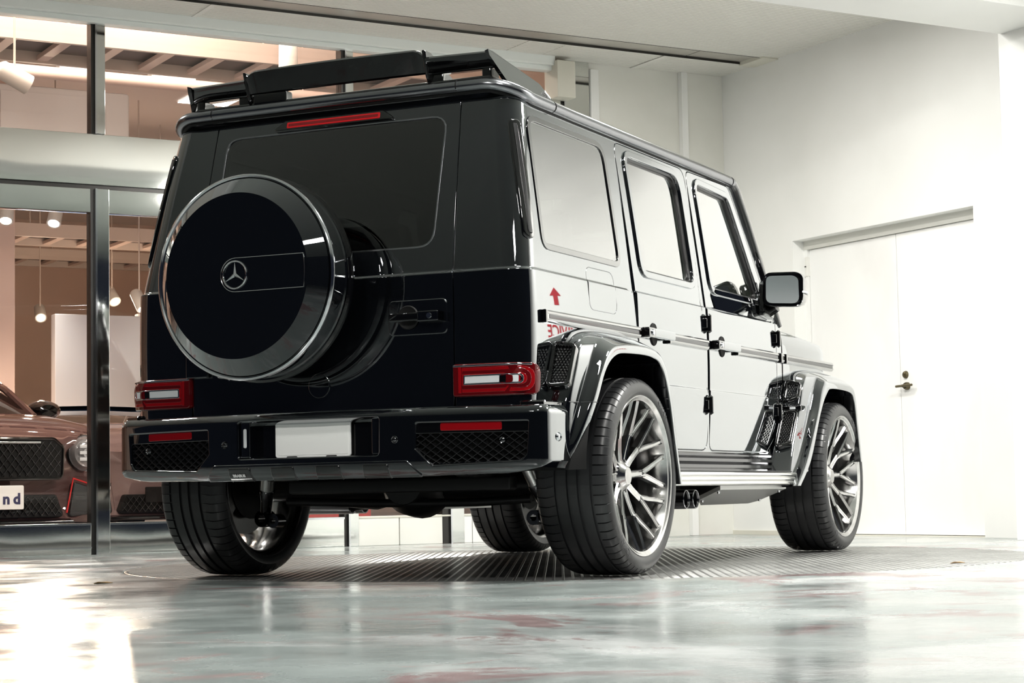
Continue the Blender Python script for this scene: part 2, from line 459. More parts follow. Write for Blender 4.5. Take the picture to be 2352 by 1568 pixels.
# ------------------------------------------------------------------ room shell (local frame: x = s, y = -d)
R0 = W(0, 0, 0)
def place(o): o.location = R0; o.rotation_euler = (0, 0, ROOM_ROT); return o
def rb(name, s0, s1, d0, d1, z0, z1, mat, parent=None, bev=0., angle=38):
    g = G().box(s0, s1, -d1, -d0, z0, z1, bev); o = g.make(name, mat, parent, angle)
    if parent is None: place(o)
    return o
def L(s, d, z): return Vector((s, -d, z))
# floor with a round opening for the turntable
TC = Vector((.03, 1.62)); TR = 2.19
def flat(x, y): return Vector((x, y, 0))
circ = [TC+Vector((math.cos(2*PI*k/96), math.sin(2*PI*k/96)))*(TR+.014) for k in range(96)]
fl = [W(-14, 0.0, 0), W(5.25, 0.0, 0), W(5.25, 16, 0), W(-14, 16, 0)]
fo = panel('floor', 'floor_paint', None, flat, [(p.x, p.y) for p in fl], [circ], 0, .05, .002, 1.2, edge=5.)
struct(fo)
g = G(); g.lathe([(-.005, 0), (-.005, TR-.02), (-.001, TR-.012), (-.001, TR-.004), (-.004, TR), (-.04, TR)], 'Z', 96)
tt = g.make('turntable', 'plate_steel', None); tt.location = (TC.x, TC.y, 0)
tag(tt, 'round chequered steel turntable plate set flush in the floor under the black car', 'turntable')
g = G(); g.lathe([(-.045, 0), (-.045, TR+.03)], 'Z', 96)
pit = g.make('turntable_pit', 'matte_black', tt)
def tread(ang, step, top):
    # raised tread bars across the plate, clipped to the disc
    g = G(); d = Vector((math.cos(ang), math.sin(ang), 0)); q = Vector((-d.y, d.x, 0)); k = -int(TR/step)
    while k*step < TR-.03:
        h = math.sqrt(max(0, (TR-.02)**2-(k*step)**2))
        if h > .03:
            m = max(1, int(2*h/.5)); rings = []
            for i in range(m+1):
                c = q*(k*step)+d*(-h+2*h*i/m)
                rings.append([c-q*.0105+Vector((0, 0, -.0052)), c-q*.0045+Vector((0, 0, top)), c+q*.0045+Vector((0, 0, top)), c+q*.0105+Vector((0, 0, -.0052))])
            g.loft(rings, False)
        k += 1
    o = g.make('tread_bars', 'plate_steel', tt, 20); o['kind'] = 'stuff'
tread(math.radians(114), .038, -.0004); tread(math.radians(28), .038, -.0012)
# glazed front (wall A, d = 0)
wf = rb('wall_front', 3.874, 5.2, -.3, 0, 0, CEIL, 'wall_cream'); struct(wf)
rb('pilaster', 4.68, 4.735, 0, .05, 0, CEIL, 'wall_white', wf, .004); rb('pilaster', 3.88, 3.95, 0, .035, .0, CEIL-.05, 'wall_white', wf, .004)
rb('corner_board', 4.735, 5.07, 0, .03, .0, CEIL, 'wall_cream', wf, .003)
for (a, b) in ((3.45, 3.72), (3.725, 4.12), (4.125, 4.5)): rb('base_board', a, b, 0, .012, .02, .42, 'wall_white', wf, .003)
g = G().tube([L(3.475, .05, .30), L(3.475, .05, .12)], .012, 10); g.make('drain_pipe', 'fixture', wf)
g = G().tube([L(3.475, .05, .12), L(3.475, .05, .0)], .007, 8); g.make('drain_pipe', 'fixture', wf)
tr = rb('trim_1', -8, 3.54, -.04, .10, 3.43, 3.517, 'white_frame', None, .006); struct(tr)
rb('lower_rail', -8, 3.54, -.02, .06, 3.395, 3.43, 'white_frame', tr, .004)
for k in range(12):
    g = G().lathe([(0, 0), (.012, 0), (.012, .006), (0, .008)], 'Y', 8, L(-.55+k*.42, .104, 3.505)); g.make('bolt', 'dark_frame', tr)
sb = rb('trim_2', 3.53, 3.685, -.05, .14, 3.19, 3.462, 'cream', None, .008); struct(sb)
st = rb('trim_3', 3.66, 3.874, -.05, .02, 0, CEIL, 'stainless_flat', None, .004); struct(st)
rb('dark_joint', 3.62, 3.66, -.05, .0, 0, 3.19, 'dark_frame', st); rb('post_face', 3.54, 3.62, -.05, .03, .0, 3.19, 'stainless_flat', st, .004)
rb('steel_edge', 3.655, 3.668, .0, .024, .2, 3.19, 'chrome', st)
t4 = rb('trim_4', -8, 3.54, -.06, .015, 2.352, 2.68, 'stainless', None, .003); struct(t4)
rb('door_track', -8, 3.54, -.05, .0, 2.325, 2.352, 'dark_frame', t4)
t5 = rb('trim_5', -8, 3.54, -.06, .01, 2.172, 2.325, 'stainless', None, .003); struct(t5)
t6 = rb('trim_6', -8, .104, -.06, .02, 0, .20, 'stainless', None, .004); struct(t6)
rb('edge_strip', -8, .104, .0, .026, .185, .198, 'chrome', t6); rb('edge_strip', -8, .104, .0, .026, .04, .05, 'chrome', t6)
for (a, b, m) in ((.224, 1.10, 'stainless'), (1.105, 1.852, 'stainless'), (1.955, 2.262, 'wall_cream'), (2.268, 2.597, 'wall_cream'), (2.765, 2.83, 'wall_white'), (2.835, 3.44, 'wall_white')):
    rb('base_panel', a, b, -.06, .02, 0, .20, m, t6, .004)
rb('edge_strip', .224, 1.852, .0, .026, .185, .198, 'chrome', t6); rb('edge_strip', 1.955, 3.44, .0, .024, .187, .198, 'cream', t6)
n = 7
def post(s0, s1, z0, z1, dk=.03):
    global n
    p = rb('trim_%d' % n, s0+dk, s1, -.07, .03, z0, z1, 'stainless_flat', None, .003); struct(p); n += 1
    rb('dark_edge', s0, s0+dk, -.07, .015, z0, z1, 'dark_frame', p); rb('edge_strip', s0+dk-.004, s0+dk+.008, .0, .036, z0, z1, 'chrome', p)
    return p
post(.104, .222, 0, 2.325); post(.108, .197, 2.68, 3.43, .026); post(1.87, 1.955, 2.68, 3.43, .026); post(1.852, 1.955, 0, 2.172)
post(2.6, 2.765, 0, 2.172, .06); post(-2.0, -1.88, 0, 3.43)
k = 1
for (a, b, z0, z1) in ((-2.0, .11, 2.68, 3.43), (.197, 1.87, 2.68, 3.43), (1.955, 3.54, 2.68, 3.43), (-1.88, .105, .2, 2.172), (.222, 1.852, .2, 2.172), (1.955, 2.6, .2, 2.172), (2.765, 3.54, .2, 2.172), (-8, -2, .2, 3.43)):
    struct(rb('window_%d' % k, a, b, -.035, -.025, z0, z1, 'glass_pane')); k += 1
# wall B (s = 5.07) with recessed double door, thicker pier nearer the street, and the beam
SB = 5.07
wr = rb('wall_right', SB, SB+.5, -.3, .841, 0, CEIL+.1, 'wall_white'); struct(wr)
rb('door_head', SB, SB+.5, .841, 2.72, 2.125, CEIL+.1, 'wall_white', wr); rb('wall_end', SB, SB+.5, 2.72, 3.5, 0, CEIL+.1, 'wall_white', wr)
rb('skirting', SB-.012, SB, .0, .84, 0, .03, 'cream', wr)
ds = rb('door_1', SB+.12, SB+.16, .88, 1.825, .008, 2.06, 'door_white', None, .003); struct(ds)
for z in (1.868, .28):
    hg = rb('hinge', SB+.09, SB+.125, .858, .884, z, z+.14, 'fixture', ds, .004); rb('hinge_pin', SB+.085, SB+.1, .864, .878, z+.066, z+.074, 'dark_frame', hg)
dd = rb('door_2', SB+.12, SB+.16, 1.829, 2.70, .008, 2.06, 'door_white', None, .003); struct(dd)
for z, r_ in ((1.09, .026),):
    g = G().lathe([(0, 0), (0, .012), (.004, r_*.8), (.016, r_), (.02, r_)], 'X', 20, L(SB+.1, 1.885, z)); g.make('deadlock', 'brass', dd)
g = G().lathe([(0, 0), (0, .02), (.012, .026), (.03, .026)], 'X', 20, L(SB+.09, 1.9, 1.012)); hb = g.make('lever_rose', 'brass', dd)
g = G().tube([L(SB+.075, 1.83, 1.012), L(SB+.075, 1.9, 1.013), L(SB+.075, 1.99, 1.015)], .0085, 8); g.tube([L(SB+.07, 1.9, 1.012), L(SB+.11, 1.9, 1.012)], .011, 8); g.make('lever', 'brass', dd)
fr = rb('trim_20', SB+.1, SB+.2, .841, 2.72, 2.062, 2.125, 'wall_cream'); struct(fr)
rb('jamb', SB+.1, SB+.2, .841, .878, 0, 2.062, 'wall_white', fr); rb('jamb', SB+.1, SB+.2, 2.702, 2.72, 0, 2.062, 'wall_white', fr); rb('stop', SB+.16, SB+.2, .878, 2.702, 0, 2.062, 'wall_white', fr)
rb('threshold', SB+.0, SB+.2, .841, 2.72, -.02, .004, 'cream', fr)
SP = 4.70
pr = rb('wall_pier', SP, SB+.5, 3.385, 10.0, 0, CEIL+.1, 'wall_white', None, .004); struct(pr)
bm_ = rb('ceiling_beam', -9, SP+.2, 3.40, 3.98, 3.06, CEIL+.1, 'wall_white', None, .01); struct(bm_)
def ribbed_sheet(name, s0, s1, d0, d1, parent=None):
    # folded metal sheet: 27 mm flats with 8 mm grooves running along the shop front
    pf = []; d = d0
    while d < d1-.035: pf += [(d, 0), (d+.027, 0), (d+.0285, .010), (d+.0335, .010)]; d += .035
    pf += [(d, 0), (d1, 0)]
    g = G(); lo_ = [L(s0, a, CEIL+b) for a, b in pf]; hi_ = [L(s1, a, CEIL+b) for a, b in pf]
    g.loft([lo_+[L(s0, d1, CEIL+.02), L(s0, d0, CEIL+.02)], hi_+[L(s1, d1, CEIL+.02), L(s1, d0, CEIL+.02)]], True, (True, True))
    o = g.make(name, 'ribbed', parent, 20)
    if parent is None: place(o)
    return o
cl = ribbed_sheet('ceiling', -9, SB+.3, .70, 3.5); struct(cl)
for (a, b) in ((-9, .790), (.796, 3.118), (3.128, 3.424), (3.430, 4.240), (4.250, SB+.05)): ribbed_sheet('ceiling_panel', a, b, -.2, .455, cl)
rb('panel_joint', .760, .796, .0, .455, CEIL-.004, CEIL, 'fixture', cl); rb('panel_joint', 4.25, 4.285, .0, .455, CEIL-.004, CEIL, 'fixture', cl)
rb('backing', -9, SB+.05, -.2, .456, CEIL+.03, CEIL+.12, 'fixture', cl); rb('backing', -9, SB+.3, .70, 3.5, CEIL+.03, CEIL+.12, 'fixture', cl)
rb('trough', -9, 4.44, .455, .70, CEIL+.016, CEIL+.1, 'trough_metal', cl); rb('trough', 4.45, 4.93, .455, .70, CEIL+.016, CEIL+.1, 'trough_metal', cl)
rb('trough_lip', -9, SB, .453, .456, CEIL-.002, CEIL+.06, 'dark_frame', cl); rb('trough_lip', -9, SB, .694, .700, CEIL-.002, CEIL+.06, 'dark_frame', cl)
rb('trough_end', 4.93, SB, .44, .74, CEIL-.012, CEIL+.06, 'cream', cl, .003)
c2 = rb('ceiling_near', -9, SP+.2, 3.9, 12.5, CEIL, CEIL+.12, 'ceiling_grey'); struct(c2)
for i, (s, d, sx, sy, p) in enumerate(LIGHTS):
    o = rb('ceiling_lamp_offscreen', s-sx/2-.04, s+sx/2+.04, d-sy/2-.04, d+sy/2+.04, CEIL-.07, CEIL+.002, 'fixture', None, .006)
    tag(o, ['square white ceiling lamp close to the shop front frame', 'square white ceiling lamp between the door wall and the beam', 'square white ceiling lamp tucked behind the beam over the car roof', 'large square ceiling lamp beside the white pier', 'square white ceiling lamp far along the shop front', 'square ceiling lamp at the street edge over the wet floor', 'square ceiling lamp between the street edge and the pier', 'square white ceiling lamp behind the car tailgate'][i], 'ceiling lamp', 'square lamps on the garage ceiling')
    rb('diffuser', s-sx/2, s+sx/2, d-sy/2, d+sy/2, CEIL-.078, CEIL-.07, 'diffuser', o)
# painted sign on the pier
sg = G()
ar = [(-.014, 0), (.014, 0), (.014, .085), (.036, .085), (0, .16), (-.036, .085), (-.014, .085)]
sg.add([L(SP-.003, 4.845+p[0], 1.565+p[1]) for p in ar]+[L(SP+.001, 4.845+p[0], 1.565+p[1]) for p in ar], [tuple(range(7)), tuple(range(13, 6, -1))]+[(i, (i+1) % 7, 7+(i+1) % 7, 7+i) for i in range(7)])
so = sg.make('wall_sign', 'ink_red'); place(so); tag(so, 'red up arrow and red lettering painted on the white pier', 'sign')
v, f = text_geo('SERVICE', .17, .0015, .002)
obj('lettering', [L(SP-.002, 4.815+p.x*.36, 1.265+p.y)+Vector((-p.z, 0, 0)) for p in v], f, 'ink_red', so, smooth=False)
# fallen leaves and a drain cover
def leaf(x, y, sz, rz, label):
    g = G(); pts = [(-.5, 0, 0), (-.2, .22, .06), (.2, .2, .09), (.55, 0, .03), (.2, -.2, .07), (-.2, -.22, .1)]
    g.add([Vector(p)*sz+Vector((0, 0, .002)) for p in pts]+[Vector((p[0], p[1], p[2]-.03))*sz+Vector((0, 0, .002)) for p in pts], [(0, 1, 2, 3), (0, 3, 4, 5), (6, 9, 8, 7), (6, 11, 10, 9)]+[(i, (i+1) % 6, 6+(i+1) % 6, 6+i) for i in range(6)])
    o = g.make('dry_leaf', 'leaf'); o.location = (x, y, 0); o.rotation_euler = (0, 0, rz); tag(o, label, 'leaf', 'dry leaves on the floor')
# ------------------------------------------------------------------ showroom behind the glass
ZF = .06
struct(rb('floor_showroom', -10, 14, -19, -.06, ZF-.1, ZF, 'show_floor'))
struct(rb('ceiling_showroom', -10, 14, -19, -.06, 4.9, 5.0, 'pink_light'))
struct(rb('wall_back', -10, 14, -19.2, -19, 0, 5, 'pink_wall'))
struct(rb('wall_showroom_left', -10.2, -10, -19, 0, 0, 5, 'pink_wall')); struct(rb('wall_showroom_right', 14, 14.2, -19, 0, 0, 5, 'pink_wall'))
struct(rb('wall_showroom_front', 5.2, 14, -.3, -.06, 0, 5, 'pink_wall'))
struct(rb('wall_lintel', -10, 5.3, -.3, -.06, CEIL+.05, 5, 'pink_wall'))
def part_wall(s0, s1, d0, d1, z1, mat, label):
    o = rb('partition', s0, s1, d0, d1, ZF, z1, mat, None, .01); tag(o, label, 'partition'); return o
part_wall(2.3, 3.7, -8.3, -8.15, 2.32, 'show_white', 'bright white partition standing behind the mauve car')
part_wall(3.9, 6.4, -10.3, -10.15, 2.55, 'show_white', 'wide white partition behind the silver pink car')
part_wall(-.2, .75, -9.3, -8.6, 4.9, 'pink_light', 'pale pink square column in the showroom reaching the ceiling')
part_wall(1.35, 2.0, -9.0, -8.6, 4.9, 'pink_wall', 'peach square column left of the white partition')
part_wall(-3.4, -2.2, -6, -5.4, 4.9, 'pink_wall', 'broad peach column behind the street side glass')
rb_ = rb('ceiling_duct', -2.2, 1.15, -6.4, -5.2, 4.3, 4.9, 'pink_wall', None, .02); tag(rb_, 'boxed peach duct under the showroom ceiling', 'duct')
# cable ladders
def ladder(d0, wdt, z, s0, s1, label, step=.42):
    o = rb('cable_ladder', s0, s1, d0-.02, d0+.02, z, z+.16, 'tray_metal', None, .004); tag(o, label, 'cable ladder', 'cable ladders under the showroom ceiling')
    rb('side_rail', s0, s1, d0-wdt-.02, d0-wdt+.02, z, z+.13, 'tray_metal', o, .004); rb('tray_lining', s0, s1, d0-wdt, d0, z+.09, z+.1, 'tray_inside', o)  # flat lining between the rails, much darker than the tray metal
    k = s0+.2
    while k < s1-.1: rb('rung', k, k+.09, d0-wdt, d0, z+.02, z+.06, 'pipe_pink', o, .004); k += step
    for k in np.arange(s0+.9, s1, 1.6):
        g = G().tube([L(k, d0, z+.1), L(k, d0, 4.9)], .008, 6); g.make('hanger_rod', 'tray_metal', o)
ladder(-2.4, .75, 3.83, -5, 6.5, 'near pink grey cable ladder just inside the top window')
ladder(-10.5, .8, 3.45, -3, 10, 'middle cable ladder above the white partitions')
ladder(-15, .8, 3.75, -3, 12, 'far cable ladder near the back wall of the showroom')
def pipe(d, z, r, s0, s1, label):
    g = G().tube([L(s0, d, z), L(s1, d, z)], r, 12); o = g.make('ceiling_pipe', 'pipe_pink'); place(o); tag(o, label, 'pipe')
    for k in np.arange(s0+.7, s1, 1.9):
        g = G().tube([L(k, d, z), L(k, d, 4.9)], .006, 6); g.make('hanger_rod', 'tray_metal', o)
pipe(-3.9, 3.93, .055, -5, 7, 'pale pipe hung below the nearest cable ladder'); pipe(-12, 3.6, .06, -3, 10, 'pale pipe hung between the far cable ladders')
def batten(s, d, z, ln, label):
    o = rb('batten_lamp', s-ln/2, s+ln/2, d-.05, d+.05, z, z+.09, 'batten', None, .012); tag(o, label, 'lamp', 'batten lamps in the showroom')
    rb('end_cap', s-ln/2-.02, s-ln/2, d-.055, d+.055, z, z+.1, 'fixture', o)
    for e in (-.3, .3):
        g = G().tube([L(s+e*ln, d, z+.08), L(s+e*ln, d, 4.9)], .005, 6); g.make('hanger_rod', 'tray_metal', o)
batten(1.40, -4.4, 4.07, .34, 'short white batten lamp left of the tall window post'); batten(2.26, -4.4, 4.07, .40, 'short white batten lamp right of the tall window post')
def spot(s, d, z, warm, on, label, drop=(-.5, .6, -.6), power=360):
    # track spotlight: can, lens, yoke and drop rod
    dr = Vector(drop).normalized(); e = empty('track_spotlight', W(s, d, z), ROOM_ROT); tag(e, label, 'spotlight', 'track spotlights in the showroom')
    c = dr*.13; g = G(); q = dr.to_track_quat('Z', 'Y').to_matrix().to_4x4()
    g.lathe([(-.13, 0), (-.13, .055), (-.11, .07), (.12, .075), (.12, .06), (.1, .055)], 'Z', 20); g.xf(q); g.make('can', 'fixture', e)
    g = G(); g.lathe([(.105, 0), (.105, .06)], 'Z', 20); g.xf(q); g.make('lens', ('bulb_warm' if warm else 'bulb') if on else 'matte_black', e)
    g = G().tube([(0, 0, .02), (0, 0, .16), (0, 0, 4.9-z)], .009, 6); g.make('drop_rod', 'tray_metal', e)
    if on:
        l = bpy.data.lights.new('spotlight_beam', 'SPOT'); l.energy = power; l.spot_size = math.radians(120); l.spot_blend = 1; l.shadow_soft_size = .05
        l.color = (1, .80, .60) if warm else (1, .95, .88)
        lo_ = bpy.data.objects.new('spotlight_beam', l); COL.objects.link(lo_); lo_.parent = e; lo_.location = dr*.14; lo_.rotation_euler = dr.to_track_quat('-Z', 'Y').to_euler()
spot(.17, -2.0, 3.45, 0, 1, 'lit white spotlight left of the tall window post', (.9, .1, -.4), 30)
spot(2.172, -1.6, 3.72, 0, 0, 'unlit grey can spotlight behind the rear spoiler', (0, 0, -1))
spot(1.744, -8, 3.348, 1, 1, 'warm lit spotlight at the left edge of the lower window', (-.2, -.5, -.85)); spot(3.542, -13, 2.803, 1, 1, 'warm lit spotlight above the mauve car roof', (-.1, -.6, -.5), 600)
spot(2.258, -8, 3.344, 0, 1, 'lit spotlight under the steel header beside the post', (-.3, -.5, -.85)); spot(3.582, -9.2, 2.60, 0, 1, 'lit spotlight above the white partition', (.2, -.5, -.8)); spot(4.016, -11.5, 2.895, 1, 1, 'warm lit spotlight over the wide partition', (.1, -.6, -.6), 600)
# small ceiling downlights over the parked cars
for k, (s_, d_) in enumerate(DOWN):
    o = rb('downlight_offscreen', s_-.06, s_+.06, d_-.06, d_+.06, 4.86, 4.902, 'fixture', None, .004); tag(o, 'small square downlight in the showroom ceiling above the parked cars', 'downlight', 'ceiling downlights over the parked cars')
    rb('lens', s_-.045, s_+.045, d_-.045, d_+.045, 4.853, 4.86, 'spark', o)
# air conditioner hung from the ceiling
ac = rb('air_conditioner', .55, 2.6, -7.6, -6.6, 3.9, 4.4, 'show_white', None, .03); tag(ac, 'white ceiling air conditioner box with round port', 'air conditioner')
g = G().lathe([(.0, .10), (.012, .10), (.012, .115), (.0, .115)], 'Y', 24, L(.95, -6.6, 4.15)); g.make('port_ring', 'tray_metal', ac)
rb('front_panel', 1.3, 2.35, -6.6, -6.585, 3.95, 4.33, 'show_white', ac, .006)
g = G().box(.0, .65, -.01, .01, 0, .05); 
for k in range(2): rb('louvre', .57, .8, -6.6, -6.585, 3.97+k*.12, 4.03+k*.12, 'tray_metal', ac)
# picture board and red stand
o = rb('notice_board', 5.02, 5.6, -10.1, -10.06, .75, 1.55, 'matte_black', None, .006); tag(o, 'black framed board leaning by the wide white partition', 'board'); rb('board_frame', 5.0, 5.62, -10.12, -10.08, .73, 1.57, 'brass', o, .005)
o = rb('red_display_stand', 2.0, 3.6, -3.6, -3.2, ZF, .34, 'shop_red', None, .03); tag(o, 'low red display plinth seen under the black car', 'stand'); rb('stand_top', 1.98, 3.62, -3.62, -3.18, .34, .36, 'text_white', o, .006)
# showroom cars (local: x across, y backwards from the nose, z up)
def show_car(name, s, d, rz, paint, label, grille, plate_mat, plate_txt, txt_mat, plate_w, plate_h, plate_z, red_o=False, ck=1.):
    e = empty(name, W(s, d, ZF-.0), ROOM_ROT+rz); tag(e, label, 'car')
    def ring(y, w, zl, zs, zh):
        h = [(.0, zl), (w*.8, zl), (w*.97, zl+.1), (w, zl+.28), (w*.985, zs-.14), (w*.93, zs-.03), (w*.8, zs+.005), (w*.62, zh-.015), (w*.3, zh), (0, zh+.006)]
        return [Vector((x, y, z)) for x, z in h]+[Vector((-x, y, z)) for x, z in reversed(h[1:-1])]
    secs = [(.06, .60, .20, .60, .60), (.0, .74, .16, .68, .70), (.03, .83, .14, .74, .77), (.12, .90, .13, .79, .83), (.3, .955, .13, .83, .88), (.6, .97, .13, .865, .925), (1.1, .975, .14, .89, .96), (1.5, .975, .14, .905, .985), (2.4, .97, .14, .92, 1.0), (3.6, .98, .14, .94, 1.0), (4.3, .96, .15, .93, .98), (4.7, .88, .2, .88, .92), (4.8, .8, .3, .8, .82)]
    g = G().loft([ring(*q) for q in secs], True, (True, True)); g.make('body', paint, e, 50)
    def cab(y, w0, w1, z0, z1):
        z1 = .93+(z1-.93)*ck
        h = [(w0, z0), (w0*.985, z0+(z1-z0)*.4), (w1*1.04, z0+(z1-z0)*.8), (w1*.95, z1-.015), (w1*.6, z1), (0, z1+.01)]
        return [Vector((x, y, z)) for x, z in h]+[Vector((-x, y, z)) for x, z in reversed(h[:-1])]
    # cabin glass then roof skin
    g = G().loft([cab(1.42, .84, .8, .93, .96), cab(1.8, .84, .74, .93, 1.16), cab(2.3, .84, .66, .93, 1.355), cab(2.9, .84, .65, .93, 1.37), cab(3.5, .84, .64, .93, 1.29), cab(4.2, .82, .7, .93, .97)], False); g.make('cabin_glass', 'black_gloss', e, 50)
    g = G().loft([[p+Vector((0, 0, .008)) for p in cab(2.25, .84, .67, .93, 1.35)[3:8]], [p+Vector((0, 0, .01)) for p in cab(2.9, .84, .66, .93, 1.37)[3:8]], [p+Vector((0, 0, .01)) for p in cab(3.5, .84, .65, .93, 1.29)[3:8]]], False); g.make('roof', paint if ck == 1 else 'blue_trim', e, 50)
    for sg_ in (-1, 1):
        g = G().tube([(x_, y_, .93+(z_-.93)*ck) for x_, y_, z_ in ((sg_*.83, 1.42, .94), (sg_*.75, 1.8, 1.165), (sg_*.66, 2.28, 1.36), (sg_*.65, 2.9, 1.375), (sg_*.66, 3.5, 1.29), (sg_*.8, 4.25, .96))], .03, 8); g.make('roof_pillar', paint, e)
        g = G(); g.lathe([(-.11, 0), (-.10, .06), (-.05, .1), (.02, .115), (.06, .10), (.08, .05), (.08, 0)], 'Y', 18); g.v = [Vector((p.x*1.25, p.y, p.z*.75)) for p in g.v]; g.xf(Matrix.Translation((sg_*1.03, 1.72, .93+.07*ck))); mo = g.make('door_mirror', 'black_gloss', e)
        g = G().tube([(sg_*.86, 1.74, .93), (sg_*.95, 1.73, .96)], .022, 8); g.make('mirror_stalk', 'black_gloss', mo)
        # headlamp: chrome ring, lens and lamp cells
        hx, hy, hz = sg_*.66, -.035, .62
        g = G().lathe([(-.05, .0), (-.06, .05), (-.045, .1), (0., .125), (.1, .13)], 'Y', 28, (hx, hy+.06, hz)); hl = g.make('headlamp', 'headlamp', e)
        g = G().lathe([(.012, .118), (-.005, .128), (.012, .138)], 'Y', 28, (hx, hy+.06, hz)); g.make('lamp_ring', 'chrome', hl)
        for q in range(3): g = G().box(-.07, .07, 0, .012, -.012, .012, .004); g.xf(Matrix.Translation((hx, hy-.012, hz-.045+.045*q))); g.make('lamp_cell', 'lamp_white', hl)
        # wheels
        for y in (.92, 3.85):
            g = G().lathe([(-.12, .20), (-.125, .26), (-.12, .33), (-.09, .352), (.09, .352), (.12, .33), (.125, .26), (.12, .20)], 'X', 36, (sg_*.86, y, .352)); wh = g.make('tyre', 'rubber', e)
            g = G().lathe([(0., 0.), (.0, .2), (.11*sg_, .24), (.115*sg_, .27)], 'X', 30, (sg_*.86, y, .352)); g.make('wheel_disc', 'rim_metal', wh)
            g = G().lathe([(-.12, .36), (-.12, .41), (.12, .41), (.12, .36)], 'X', 30, (sg_*.87, y, .37)); g.make('arch_ring', 'matte_black', wh)  # plain black ring stands in for the arch gap; no well is cut
        # side intakes
        io = rpoly([(sg_*.52, .17), (sg_*.84, .2), (sg_*.80, .34), (sg_*.56, .42)], .03)
        g = G().prism(io, 'Y', -.008, .14, .006); il = g.make('side_intake', 'mesh_black', e)
        g = G().tube([(sg_*.5, -.02, .2), (sg_*.545, -.03, .44), (sg_*.82, .03, .36)], .007, 8); g.make('intake_trim', 'shop_red' if grille else paint, il)
    pl = lambda u, v: Vector((u, -.02-(.04 if not grille else .03)+.06*u*u, v))
    if grille:
        go = rpoly([(-.46, .44), (.46, .44), (.47, .66), (.40, .72), (-.40, .72), (-.47, .66)], .04)
        g = G().prism(go, 'Y', -.035, .1, .006); gr = g.make('front_grille', 'matte_black', e)
        g = lattice(G(), pl, inset(go, .02), .045, .012, .015, .0); g.make('grille_mesh', 'mesh_black', gr)
        pts = go+[go[0]]
        g = G().tube([(p[0], -.035+.02*p[0]*p[0], p[1]) for p in go], .012, 8, closed=True); g.make('grille_surround', 'black_gloss', gr)
        g = G().box(-.3, .3, -.05, -.03, .685, .70, .004); g.make('grille_bar', 'chrome', gr)
    lo = rpoly([(-.48, .17), (.48, .17), (.42, .33), (-.42, .33)], .03)
    g = G().prism(lo, 'Y', -.03, .1, .006); li = g.make('lower_intake', 'matte_black', e)
    g = lattice(G(), pl, inset(lo, .015), .04, .01, .012, .0); g.make('intake_mesh', 'mesh_black', li)
    g = G().box(-.55, .55, -.05, .1, .115, .15, .012); g.make('splitter', 'black_gloss', e)
    po = rpoly([(-plate_w/2, plate_z), (plate_w/2, plate_z), (plate_w/2, plate_z+plate_h), (-plate_w/2, plate_z+plate_h)], .012)
    g = G().prism(po, 'Y', -.075, -.06, .003); pt_ = g.make('number_plate', plate_mat, e)
    sp_ = .076 if plate_h > .15 else .062
    for i, ch in enumerate(plate_txt):
        x = (i-(len(plate_txt)-1)/2)*sp_
        text_obj('letter', ch, plate_h*(.62 if plate_h > .15 else .72), 'shop_red' if (red_o and ch == 'o') else txt_mat, pt_, (x, -.0765, plate_z+plate_h*.24), (1, 0, 0), (0, 0, 1), .001, plate_h*.025)
    return e
show_car('showroom_coupe', -.10, -1.45, .10, 'mauve_paint', 'dark mauve luxury coupe with black mesh grille behind the glass', True, 'plate_white', 'bond', 'ink_navy', .33, .165, .23)
show_car('showroom_coupe', 1.98, -3.7, 0, 'silver_paint', 'low silver pink sports car with blue roof edge and black plate behind the glass post', False, 'matte_black', 'bond', 'text_white', .52, .13, .26, True, .55)
#o = show_car('showroom_coupe', 3.2, -6.2, .2, 'blue_trim', 'blue car parked deeper in the showroom behind the silver pink one', True, 'plate_white', '', 'ink_navy', .33, .165, .3)
# ------------------------------------------------------------------ black off-road SUV (x right, y forward, z up, rear axle at y = 0)
suv = empty('suv'); tag(suv, 'glossy black boxy off-road SUV parked on the turntable, seen from behind', 'car')
RC = .085
def sstep(a, b, x): t = min(1, max(0, (x-a)/(b-a))); return t*t*(3-2*t)
def wz(z):
    t = z-1.172; up = .8735-.120*t-.0085*(t/.62)**2 if t > 0 else .8735
    lo = .886-.016*((z-.95)/.4)**2
    lo += .004*(1-sstep(.784, .790, z))
    k = sstep(1.160, 1.172, z); return lo*(1-k)+up*k
def yr(z):
    t = max(0, z-1.172); up = -.767+.19*t+.02*(t/.68)**2; k = sstep(1.160, 1.172, z); return -.778*(1-k)+up*k
KX = .012
def s_rear(x, z): return Vector((x, yr(z)+KX*(x/.8)**2, z))
def s_side(y, z): return Vector((wz(z), y, z))
def wrap_s(z, X=None, Y=None):
    if X is not None: return X-(wz(z)-RC)
    return RC*PI/2+(Y-(yr(z)+RC+KX*(wz(z)/.8)**2))
def s_wrap(s, z):
    w, y0 = wz(z), yr(z); a = RC*PI/2
    if s < 0: x = w-RC+s; y = y0
    elif s < a: f = s/RC; x = w-RC+RC*math.sin(f); y = y0+RC-RC*math.cos(f)
    else: x = w; y = y0+RC+(s-a)
    return Vector((x, y+KX*(x/.8)**2, z))
def wp(X=None, Y=None, z=1.): return (wrap_s(z, X, Y), z)
def ys(pts): return [wp(Y=y, z=z) for y, z in pts]
ROWS = [.774, .780, .784, .787, .790, .796, 1.15, 1.157, 1.160, 1.163, 1.166, 1.169, 1.172, 1.176, 1.185]
